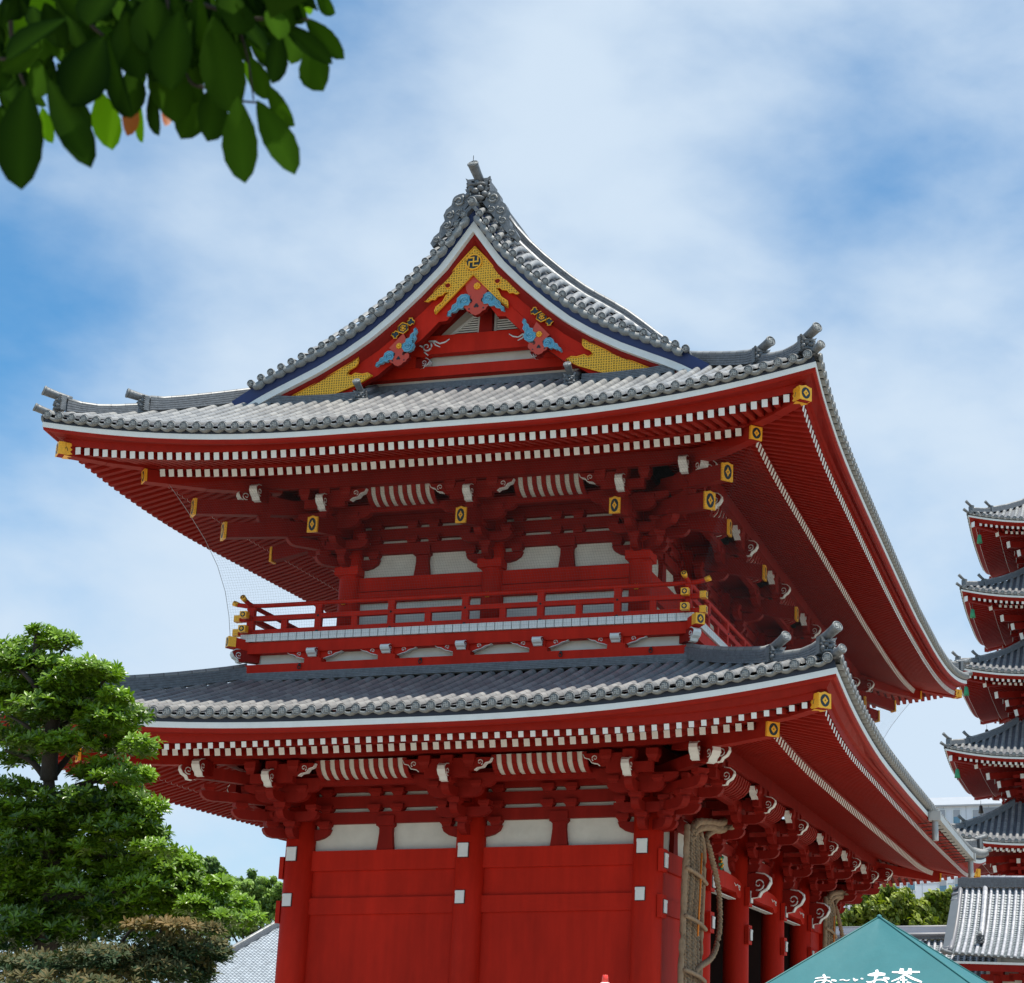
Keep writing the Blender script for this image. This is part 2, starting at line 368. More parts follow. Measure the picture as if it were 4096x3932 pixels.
def ridge_run(mb, path, w=.24, h=.3, layers=5, top=.085, side=None, mtop=None):
    """stacked ridge courses swept along a path of base centre points; w and h may vary: path item (p, h)"""
    pts_ = [(V(p[0]), p[1]) if isinstance(p, tuple) else (V(p), h) for p in path]; R = []; RT_ = []
    for i, (p, hh) in enumerate(pts_):
        d = (pts_[min(i+1, len(pts_)-1)][0]-pts_[max(i-1, 0)][0]); dh = V((d.x, d.y, 0))
        X = V((dh.y, -dh.x, 0)).normalized() if side is None else side
        ring = []; lh = hh/layers
        for l_ in range(layers):
            ww = w/2*(1-.12*l_/layers)
            ring += [(ww, l_*lh), (ww, l_*lh+lh*.78), (ww-.018, l_*lh+lh*.78), (ww-.018, (l_+1)*lh)]
        full = [p+X*x+Z*z for x, z in ring]+[p-X*x+Z*z for x, z in reversed(ring)]
        R.append(full); RT_.append([p+X*(top*1.15*cos(pi*g/6))+Z*(hh-.01+top*1.15*sin(pi*g/6)) for g in range(7)])
    mb.mt(NOSHI); mb.rings(R)
    ln = 0; U = []
    for i in range(len(RT_)):
        if i: ln += (pts_[i][0]-pts_[i-1][0]).length
        U.append([(99.5, ln)]*7)
    mb.mt(mtop or TILE, True); mb.rings(RT_, closed=True, uvs=U)
def horn_tile(mb, base, d, rise, ln, r=.085, crest=True, curve=.5):
    """round tile that curves up and outwards above a ridge-end ornament"""
    d = d.normalized(); P = []
    for i in range(7):
        t = i/6; P.append(base+d*(ln*t)+Z*(rise*(t*(1-curve)+curve*t*t)))
    mb.mt(ORN, True); mb.tube(P, [r*.8, r*.85, r*.9, r*.92, r*.96, r, r*1.05], 14)
    nn = (P[-1]-P[-2]).normalized(); X = nn.cross(Z).normalized(); U = X.cross(nn)
    mb.mt(DISC, True); c = P[-1]+nn*.004
    mb.cyl(P[-1]-nn*.02, c, r*1.12, n=16)
    mb.mt(ORN, True); mb.tube([c+X*(r*.95*cos(2*pi*g/16))+U*(r*.95*sin(2*pi*g/16)) for g in range(17)], r*.13, 5, False)
    if crest: mb.mt(DMARK); manji(mb, c+nn*.006, X, U, nn, r*.55, r*.2)
def oni(mb, c, d, w=.36, h=.36, framed=True):
    """demon-face ridge-end tile, c = bottom centre, d = facing"""
    d = d.normalized(); X = Z.cross(d).normalized(); mb.mt(ORN)
    O = c
    if framed: mb.box(c+Z*(h/2)-d*.05, (w*.52, .05, h*.52), X, d, Z)
    face = [(-.42, .06), (-.2, 0), (.2, 0), (.42, .06), (.5, .28), (.46, .5), (.62, .62), (.47, .66), (.5, .9), (.62, 1.12), (.36, .98), (.22, .84), (0, .95), (-.22, .84), (-.36, .98), (-.62, 1.12), (-.5, .9), (-.47, .66), (-.62, .62), (-.46, .5), (-.5, .28)]
    mb.prism([(x*w*.9, z*h*.92) for x, z in face], O, X, Z, d, 0, .06)
    def bl(x, z, y, r, sx=1, sy=1, sz=1):
        p = O+X*(x*w)+Z*(z*h)+d*y; mb.mt(ORN, True); R = []
        for i in range(6):
            t = pi*(i+.05)/5.1; R.append([p+X*(r*sx*sin(t)*cos(2*pi*g/8))+d*(r*sy*cos(t))*-1+Z*(r*sz*sin(t)*sin(2*pi*g/8)) for g in range(8)])
        mb.rings(R)
    k = w/.36
    bl(-.2, .52, .08*k, .055*k); bl(.2, .52, .08*k, .055*k); bl(-.2, .68, .07*k, .06*k, 1.5, 1, .55); bl(.2, .68, .07*k, .06*k, 1.5, 1, .55)
    bl(0, .4, .1*k, .05*k, 1.2); bl(0, .14, .07*k, .1*k, 1.5, .7, .45); bl(-.36, .3, .05*k, .055*k); bl(.36, .3, .05*k, .055*k); bl(0, .76, .06*k, .05*k, .8, 1, 1.2)
    mb.mt(BLK); mb.box(O+Z*(h*.25)+d*(.085*k), (w*.24, .03, h*.045), X, d, Z)
    mb.mt(DMARK)
    for x in (-.2, .2): mb.prism([(x*w-.012*k, h*.3), (x*w+.012*k, h*.3), (x*w, h*.2)], O, X, Z, d, .08*k, .12*k)
    mb.mt(ORN, True)
    if framed:
        for i in range(6):
            for sx in (-1, 1):
                p = O+X*(sx*w*.5)+Z*(h*(.1+.15*i))+d*.005; mb.ball(p, .018*k, n=6, m=4)
def gold_end(mb, c, n, up, w, h, sleeve=.14, cut=True, rnd=False):
    """gilded end plate with dark oval and gold lozenge; n = outward normal"""
    n = n.normalized(); X = up.cross(n).normalized(); U = n.cross(X).normalized()
    mb.mt(GOLD); w2, h2 = w/2, h/2; k = min(w, h)*.16
    pl = [(-w2, -h2), (w2, -h2), (w2, h2-k*.6), (0, h2+k*.5), (-w2, h2-k*.6)] if cut else [(-w2, -h2), (w2, -h2), (w2, h2), (-w2, h2)]
    mb.prism(pl, c, X, U, n, -.012, .008)
    if sleeve: mb.box(c-n*(sleeve/2), (w2+.004, sleeve/2, h2*.96), X, n, U)
    mb.mt(NAVY); mb.prism([(w2*.72*cos(2*pi*i/18), h2*.82*sin(2*pi*i/18)) for i in range(18)], c, X, U, n, .006, .011)
    mb.mt(GOLD)
    a, b = w2*.44, h2*.52; st = [(0, b), (a*.45, b*.45), (a, 0), (a*.45, -b*.45), (0, -b), (-a*.45, -b*.45), (-a, 0), (-a*.45, b*.45)]
    if w <= .3: st = [(0, b), (a, 0), (0, -b), (-a, 0)] if rnd else st
    mb.prism(st, c, X, U, n, .010, .018)
    mb.mt(NAVY); mb.prism([(a*.2*cos(2*pi*i/6), b*.2*sin(2*pi*i/6)) for i in range(6)], c, X, U, n, .017, .021)
def nose(mb, O, T, N, w=.16, sc_=1, h=.32, face=True):
    """carved beam end: O is root bottom centre, N outward"""
    pl = [(-.35, 0), (.02, 0), (.10, -.045), (.2, -.03), (.24, .045), (.33, .10), (.38, .19), (.37, .27), (.30, .325), (.16, .35), (0, .33), (-.35, .33)]
    pl = [(x*sc_, z*sc_*h/.33) for x, z in pl]
    mb.mt(RED); mb.prism(pl, O, N, Z, T, -w/2, w/2, side=WHT if face else None, sidx={2, 3, 4, 5, 6, 7, 8} if face else None)
    mb.mt(WHT, True)
    for sg in (-1, 1):
        c = O+N*(.2*sc_)+Z*(.17*h/.33*sc_)+T*(sg*(w/2+.002)); spiral(mb, c, N, Z, .095*sc_, 1.3, .014*sc_, start=-2.0)
        mb.tube([O+N*(x*.97)+Z*(z)+T*(sg*w/2) for x, z in pl[3:10]], .012*sc_, 5)
def curl_end(mb, O, T, N, L, sg, w=.16):
    """lateral arm under the purlin with a white scrolled end; O centre, runs along T*sg to L"""
    pl = [(0, 0), (L-.36, 0), (L-.3, .05), (L-.18, .07), (L-.12, .15), (L-.02, .18), (L+.02, .26), (L-.1, .27), (0, .27)]
    mb.mt(RED); mb.prism(pl, O, T*sg, Z, N, -w/2, w/2, side=WHT, sidx={1, 2, 3, 4, 5, 6})
    mb.mt(WHT, True); spiral(mb, O+T*(sg*(L-.24))+Z*.17+N*(w/2+.003), T*sg, Z, .07, 1.2, .012, start=-1)
    mb.tube([O+T*(sg*x)+Z*z+N*(w/2) for x, z in pl[1:7]], .012, 5)
def masu(mb, c, T, N, w=.27, h=.15):
    """bearing block: chamfered below; c = bottom centre"""
    R = [[c+T*(a*ww/2)+N*(b*ww/2)+Z*z for a, b in ((-1, -1), (1, -1), (1, 1), (-1, 1))] for ww, z in ((w*.68, 0), (w*.74, h*.25), (w, h*.5), (w, h))]
    mb.rings(R)
def arm_out(mb, O, T, N, e, z, w=.17, h=.21, f=1):
    e = e*f; pl = [(-.1, 0), (e-.24*f, 0), (e-.12*f, .025), (e-.04*f, .085), (e, .16), (e, h), (-.1, h)]
    mb.prism([(x, zz) for x, zz in pl], O+Z*z, N, Z, T, -w/2, w/2)
def arm_lat(mb, O, T, N, e, z, w=.17, h=.21):
    pl = [(-e, h), (-e, .14), (-e+.05, .07), (-e+.14, .02), (-e+.26, 0), (e-.26, 0), (e-.14, .02), (e-.05, .07), (e, .14), (e, h)]
    mb.prism(pl, O+Z*z, T, Z, N, -w/2, w/2)
def bracket(parent, O, T, N, z0, tail=False, corner=False, nm='bracket_set'):
    z0 += .007 if abs(N.x) > .5 else 0
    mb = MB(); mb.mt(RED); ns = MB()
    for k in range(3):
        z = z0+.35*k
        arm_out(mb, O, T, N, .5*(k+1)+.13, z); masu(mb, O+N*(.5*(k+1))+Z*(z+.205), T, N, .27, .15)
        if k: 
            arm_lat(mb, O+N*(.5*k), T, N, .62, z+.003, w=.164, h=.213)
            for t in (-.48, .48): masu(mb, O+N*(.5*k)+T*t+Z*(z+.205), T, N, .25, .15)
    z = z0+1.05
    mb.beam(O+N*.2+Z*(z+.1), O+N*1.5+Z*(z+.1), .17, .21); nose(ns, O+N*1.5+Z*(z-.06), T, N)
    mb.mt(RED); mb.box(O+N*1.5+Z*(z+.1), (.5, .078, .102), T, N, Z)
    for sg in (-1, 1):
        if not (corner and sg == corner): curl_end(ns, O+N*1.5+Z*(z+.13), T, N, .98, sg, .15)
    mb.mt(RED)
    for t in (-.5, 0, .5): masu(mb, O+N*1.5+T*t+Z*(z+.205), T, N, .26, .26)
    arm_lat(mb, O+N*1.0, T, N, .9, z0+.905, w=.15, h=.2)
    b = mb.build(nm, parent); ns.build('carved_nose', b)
    if tail:
        tb = MB(); tb.mt(RED); p1 = O+N*2.02+Z*(z0+.5); p0 = O+N*.3+Z*(z0+.86); tb.beam(p0, p1, .2, .34)
        d = (p1-p0).normalized(); gold_end(tb, p1+d*.05, N, Z, .235, .37, sleeve=.05); tb.mt(NAVY); tb.beam(p0+Z*.176, p1+Z*.176, .16, .012)
        tb.build('tail_rafter', b)
    return b
def diag_bracket(parent, O, Nd, z0, tail):
    z0 += .014
    T = Z.cross(Nd).normalized(); mb = MB(); mb.mt(RED); f = sqrt(2); ns = MB()
    for k in range(3):
        arm_out(mb, O, T, Nd, (.5*(k+1)+.12)*f, z0+.35*k, w=.17); masu(mb, O+Nd*(.5*(k+1)*f)+Z*(z0+.35*k+.205), T, Nd, .27, .15)
    mb.beam(O+Nd*.3+Z*(z0+1.2), O+Nd*2.5+Z*(z0+1.3), .2, .26)
    nose(ns, O+Nd*2.4+Z*(z0+1.15), T, Nd, w=.18)
    b = mb.build('corner_bracket_set', parent); ns.build('carved_nose', b)
    if tail:
        for (do, dz, i0, iz) in ((2.104*f, .43, .5, .9), (2.6*f, .86, 1.0, 1.3)):
            tb = MB(); tb.mt(RED); p1 = O+Nd*do+Z*(z0+dz); p0 = O+Nd*i0+Z*(z0+iz); tb.beam(p0, p1, .22, .34); gold_end(tb, p1+(p1-p0).normalized()*.05, Nd, Z, .26, .4, sleeve=.05); tb.build('tail_rafter', b)
    return b
BLOCKS = []
def emit_blocks(cap=98):
    BLOCKS.sort(key=lambda b: (b[0]-CAM).length); rest = MB(); rest.mt(RED)
    for i, b in enumerate(BLOCKS):
        if i < cap: mb = MB(); mb.mt(RED); masu(mb, *b); mb.build('bearing_block', GATE)
        else: masu(rest, *b)
    rest.build('bearing_block', GATE, kind='stuff')
def plaster_etc(parent, O, T, N, Lb, dz, low, koryo=False, ends=(1, 1)):
    """one bay of wall between two pillars; O = left pillar centre on the wall line"""
    def slab(name, m, t0, t1, z0, z1, o0, o1):
        mb = MB(); mb.mt(m); mb.box(O+T*((t0+t1)/2)+N*((o0+o1)/2)+Z*((z0+z1)/2), ((t1-t0)/2, abs(o1-o0)/2, (z1-z0)/2), T, N, Z); return mb.build(name, parent)
    r = .31
    if low and not koryo:
        slab('tie_beam', REDW, r, Lb-r, 5.728, 6.165, -.1, .06); slab('tie_beam', REDW, r, Lb-r, 4.78, 5.135, -.1, .05)
        slab('wall_panel', REDW, r-.05, Lb-r+.05, 5.135, 5.728, -.12, -.03); slab('wall_panel', REDW, r-.05, Lb-r+.05, .3, 4.78, -.12, -.02)
    elif not low:
        slab('tie_beam', REDW, .2, Lb-.2, 12.225, 12.55, -.1, .07); slab('plaster_panel', PLA, .2, Lb-.2, 11.25, 12.2, -.12, -.04)
        slab('tie_beam', REDW, .2, Lb-.2, 11.95, 12.2, -.1, .09)
    zb_ = 6.165 if low else 12.555; D = dz
    slab('plaster_panel', PLA, .1, Lb-.1, zb_, 7.5+D, -.16, -.08)
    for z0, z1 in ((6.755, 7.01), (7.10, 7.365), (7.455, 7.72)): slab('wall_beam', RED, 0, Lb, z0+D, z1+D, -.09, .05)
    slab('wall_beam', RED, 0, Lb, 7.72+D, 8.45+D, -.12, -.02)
    # centre strut with concave sides, bearing blocks
    mb = MB(); mb.mt(RED); m = Lb/2; z0 = zb_
    hh = 6.70+D-z0
    pl = [(m-.195, z0), (m-.17, z0+hh*.35), (m-.152, z0+hh*.7), (m-.155, z0+hh*.9), (m-.205, z0+hh), (m+.205, z0+hh), (m+.155, z0+hh*.9), (m+.152, z0+hh*.7), (m+.17, z0+hh*.35), (m+.195, z0)]
    mb.prism(pl, O, T, Z, N, -.1, .03); mb.box(O+T*m+Z*(6.80+D)+N*.0, (.205, .1, .11), T, N, Z)
    for zz in (7.0, 7.355):
        for t in (m-.265, m+.265): BLOCKS.append((O+T*t+Z*(zz+D-.01), T, N, .3, .17))
        for t in ((.58 if ends[0] else None), (Lb-.58 if ends[1] else None)):
            if t: BLOCKS.append((O+T*t+Z*(zz+D-.01), T, N, .29, .17))
    for t in (.56, Lb-.56): BLOCKS.append((O+T*t+Z*(6.64+D), T, N, .29, .17))
    mb.build('frame_strut', parent)
    for sg, c in ((1, 0), (-1, Lb)):
        mb = MB(); mb.mt(RED)
        pl = [(0, 6.40+D), (.38, 6.41+D), (.52, 6.45+D), (.64, 6.53+D), (.69, 6.64+D), (0, 6.64+D)]
        mb.prism(pl, O+T*c, T*sg, Z, N, -.1, .04); mb.build('wall_arm', parent)
    # inner beam and coved ribs under the purlin
    slab('inner_beam', RED, 0, Lb, 7.44+D, 7.62+D, .92, 1.08); slab('soffit_board', RED, 0, Lb, 7.70+D, 7.73+D, 0, .95)
    t0, t1 = 1.0, Lb-1.0
    if t1-t0 > .5:
        cv = MB(); cv.mt(PLA); C = [(1.08, 7.55), (1.2, 7.575), (1.32, 7.64), (1.42, 7.75), (1.47, 7.92)]
        for (a, za), (b, zb2) in zip(C, C[1:]): cv.poly([O+T*t0+N*(a-.01)+Z*(za+D+.01), O+T*t1+N*(a-.01)+Z*(za+D+.01), O+T*t1+N*(b-.01)+Z*(zb2+D+.01), O+T*t0+N*(b-.01)+Z*(zb2+D+.01)])
        rb = cv; rb.mt(RED); n_ = max(2, round((t1-t0)/.227)); st = (t1-t0)/n_
        for i in range(n_+1):
            t = t0+i*st
            for (a, za), (b, zb2) in zip(C, C[1:]): rb.beam(O+T*t+N*a+Z*(za+D), O+T*t+N*(b+.004)+Z*(zb2+D+.004), .10, .05, up=N-Z)
        rb.build('ribbed_cove', parent)
def pillar(parent, p, z0, z1, r, caps=(), base=True, name='pillar'):
    mb = MB(); mb.mt(REDW, True); mb.tube([V((p[0], p[1], z0)), V((p[0], p[1], (z0+z1)/2)), V((p[0], p[1], z1))], [r, r, r*.97], 28)
    o = mb.build(name, parent)
    for (N, z, w, h, off) in caps:
        T = Z.cross(N); c = V((p[0], p[1], z))+N*(r+(.012 if abs(N.y) > .5 else .065))+T*off
        cb = MB(); cb.mt(BLK); cb.box(c-N*.012, (w/2+.012, .012, h/2+.012), T, N, Z); cb.mt(WHT); cb.box(c+N*.0, (w/2, .022, h/2), T, N, Z); cb.mt(WHT); cb.box(c+N*.008+Z*(h*.38), (w/2+.004, .022, h*.1), T, N, Z)
        cb.build('nail_cover', o)
    return o
# ------------------------------------------------------------ the temple gate
W = 20.249; CX = -4; CY = W/2
GATE = thing('temple_gate', (CX, CY, 0), 'two-storey vermilion temple gate with grey tiled roofs, gilded gable and balcony, filling the middle', 'temple gate')
YS = [0, 4.174, 8.167, 12.628, 16.622, W]
LOW = Roof((-8, 0, 0, W), 4.945, 8.06, (.615, 8, 2.3), (4.6, 7.768, .098, .112, .245, (.41, 5, 2.6), .24), (3.3, 7.876, .118, .15, .33, (.19, 5, 2.0), .24),
           [(0, 0), (1.5, .53), (2.6, .96), (3.76, 1.45), (4.4, 1.75)], 3.75, pitch=.31, zt=.18,
           inset=[(-4.9, 0), (-3, .03), (1, .07), (6, .11), (12, .11), (18, .06), (25, 0)])
UPR = Roof((-8, 0, 0, W), 4.476, 14.30, (.67, 6.5, 2.1), (4.1, 14.06, .118, .155, .27, (.46, 6, 2.3), .22), (2.85, 14.146, .12, .16, .35, (.2, 4.5, 2.0), .218),
           [(0, 0), (1, .53), (2, 1.12), (3, 1.74), (3.72, 2.17), (4.43, 2.55), (4.96, 2.84), (5.5, 3.14), (6.05, 3.5), (6.6, 3.95), (7.17, 4.48), (7.74, 5.07), (8.476, 6.1)], 8.44, pitch=.295, zt=.14,
           inset=[(-4.476, 0), (-3.3, .05), (-1.6, .08), (1.2, .10), (4.5, .16), (8.3, .22), (12.8, .27), (17.15, .24), (20.3, .15), (23.1, .05), (24.7, 0)], gable=True, purlin=1.1)
ROOFPART = {}
for R_, nm in ((LOW, 'lower_roof'), (UPR, 'upper_roof')):
    mb = MB()
    for k in 'SENW': R_.rows(mb, k, crest=(k in 'S'), n=(9 if k in 'SE' else 5))
    rp = mb.build(nm, GATE); ROOFPART[nm] = rp; zb = R_.zb; E = R_.E; up = R_ is UPR
    # eave boards: dark underlay, white band, red lip and soffit down to the flying rafters
    mb = MB(); fo, fz = R_.fly[0], R_.fly[1]; q = zb-fz
    R_.sweep(mb, [(E-.05, zb+.16, UNDER), (E-.015, zb+.003, UNDER), (E-.0149, zb, WHT), (E, zb, WHT), (E, zb-.115, WHT), (E-.012, zb-.118, RAFP), (E-.02, zb-.175, RAFP), (E-.07, zb-.2, RED), (E-.13, zb-.205, RED), (fo+.12, fz+.17, RAFP, R_.fly[5]), (fo+.05, fz+.16, RAFP, R_.fly[5]), (fo+.03, fz+.012, RED, R_.fly[5]), (fo-.14, fz+.02, RED, R_.fly[5])])
    mb.build('eave_board', rp)
    # boards above the rafters and the stepped beam on the base rafter tips
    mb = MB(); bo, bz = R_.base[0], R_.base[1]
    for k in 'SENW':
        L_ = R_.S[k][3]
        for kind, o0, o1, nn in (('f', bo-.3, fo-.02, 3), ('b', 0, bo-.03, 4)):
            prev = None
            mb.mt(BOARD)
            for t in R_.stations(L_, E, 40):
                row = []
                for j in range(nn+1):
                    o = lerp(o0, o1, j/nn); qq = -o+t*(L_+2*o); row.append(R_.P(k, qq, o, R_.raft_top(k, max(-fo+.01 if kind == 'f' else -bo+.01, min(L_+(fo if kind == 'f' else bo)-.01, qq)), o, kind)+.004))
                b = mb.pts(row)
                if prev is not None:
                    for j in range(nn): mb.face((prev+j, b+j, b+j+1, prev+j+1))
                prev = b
        prev = None; mb.mt(RED)
        for t in R_.stations(L_, E, 40):
            row = []
            for o, dz in ((bo-.2, .004), (bo-.02, .004), (bo+.015, .05), (bo+.015, .11), (bo-.2, .11)):
                qq = -o+t*(L_+2*o); row.append(R_.P(k, qq, o, bz+dz+R_.h(max(0, min(qq+bo, L_+bo-qq)), R_.base[5])))
            b = mb.pts(row)
            if prev is not None:
                for j in range(4): mb.face((prev+j, b+j, b+j+1, prev+j+1))
            prev = b
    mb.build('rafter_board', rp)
    # purlin
    mb = MB(); po = R_.purlin; pz = R_.raft_top('S', 4, po, 'b')-R_.base[3]
    R_.sweep(mb, [(po-.1, pz+.03, RED), (po+.1, pz-.01, RED), (po+.1, pz-.34, RED), (po-.1, pz-.34, RED), (po-.1, pz, RED)], lift=(.10, 3, 2), n=16)
    mb.build('eave_purlin', rp)
    for nme, kind in (('flying_rafter', 'f'), ('base_rafter', 'b')): RAFT[nme] += [(r, rp) for r in R_.rafter_list(kind)]
    # hip rafters with gilded ends
    g1 = (4.218, 14.42, 2.935, 14.154) if up else (4.668, 8.119, 3.434, 7.859)
    for sx, sy, cx, cy in ((1, -1, 0, 0), (-1, -1, -8, 0), (1, 1, 0, W), (-1, 1, -8, W)):
        d = V((sx, sy, 0)).normalized(); c0 = V((cx, cy, 0)); f = sqrt(2)
        for (o, z, oi, rise) in ((g1[0], g1[1], g1[2]-.3, .07 if up else .05), (g1[2], g1[3], .8, .30)):
            mb = MB(); mb.mt(RAFP); pA = c0+d*(oi*f)+Z*(z+rise); pE = c0+d*(o*f)+Z*z; pM = c0+d*(lerp(oi, o, .55)*f)+Z*(z+rise*.35-.02)
            mb.beam(pA, pM, .24, .3); mb.beam(pM, pE, .24, .29); dd = (pE-pM).normalized()
            gold_end(mb, pE+dd*.01, dd, Z, .28, .29, sleeve=.13 if o > 4 else .05, cut=(o > 4), rnd=True)
            if o > 4:
                X = dd.cross(Z).normalized(); U = X.cross(dd)
                for sg in (-1, 1):
                    mb.mt(GOLD); mb.prism([(0, -.14), (.1, -.135), (.16, -.1), (.11, -.06), (.15, 0), (.10, .05), (.17, .10), (.1, .14), (0, .14)], pE-dd*.12+X*(sg*.122), -dd, U, X*sg, -.001, .006)
                    mb.prism([(0, -.14), (.16, -.1), (.08, 0), (.16, .1), (0, .14)], pE-dd*.12-U*.152, -dd, X, -U, 0, .004) if sg == 1 else None
                    mb.mt(NAVY); mb.tube([pE-dd*(.03+.03*i)+X*(sg*.131)+U*(.05*sin(i*2.1)) for i in range(6)], .006, 4)
            mb.build('hip_rafter', rp)
        # hip ridges with ornaments
        def hp(dist, extra=0):
            a = E-dist; return c0+d*(dist*f)+Z*(R_.zt+tab(R_.prof, a)+R_.h(a, R_.eave)*max(0, 1-a/8)+extra)
        k = 1 if up else 1
        d1, d2 = (3.02, 4.22) if up else (3.46, 4.66)
        mb = MB(); hh = .27
        inner = [(hp(E-3.62 if up else 1.1, .09), hh)]+[(hp(x, .08), hh) for x in [lerp(E-3.3 if up else 1.4, d1-.25, i/5) for i in range(6)]]+[(hp(d1-.05, .10), hh+.02)]
        outer = [(hp(x, .05), .17) for x in [lerp(d1-.1, d2-.5, i/3) for i in range(4)]]+[(hp(d2-.25, .07), .2), (hp(d2-.05, .1), .25)]
        if not (up and sx != 0 and False): ridge_run(mb, inner, .25, hh)
        ridge_run(mb, outer, .22, .2, layers=4)
        mb.build('hip_ridge', rp)
        for dist, zt_, zo in (((3.02, 15.80, 0), (4.22, 15.34, 0)) if up else ((3.46, 9.16, 0), (4.68, 9.02, 0))):
            mb = MB(); b = hp(dist, .08 if dist < d2-.3 else .1)
            oni(mb, b+d*.07, d, .34, .32)
            horn_tile(mb, b-d*.16+Z*.31, d, (.10 if dist > 4 else .06) if up else .15, .58, .10)
            mb.build('ridge_end_ornament', rp)
        mb = MB(); b = hp(E-.16, .0); horn_tile(mb, b-d*.2+Z*.0, d, .12, .62, .085); mb.build('corner_tile', rp)
emit_rafters(None)

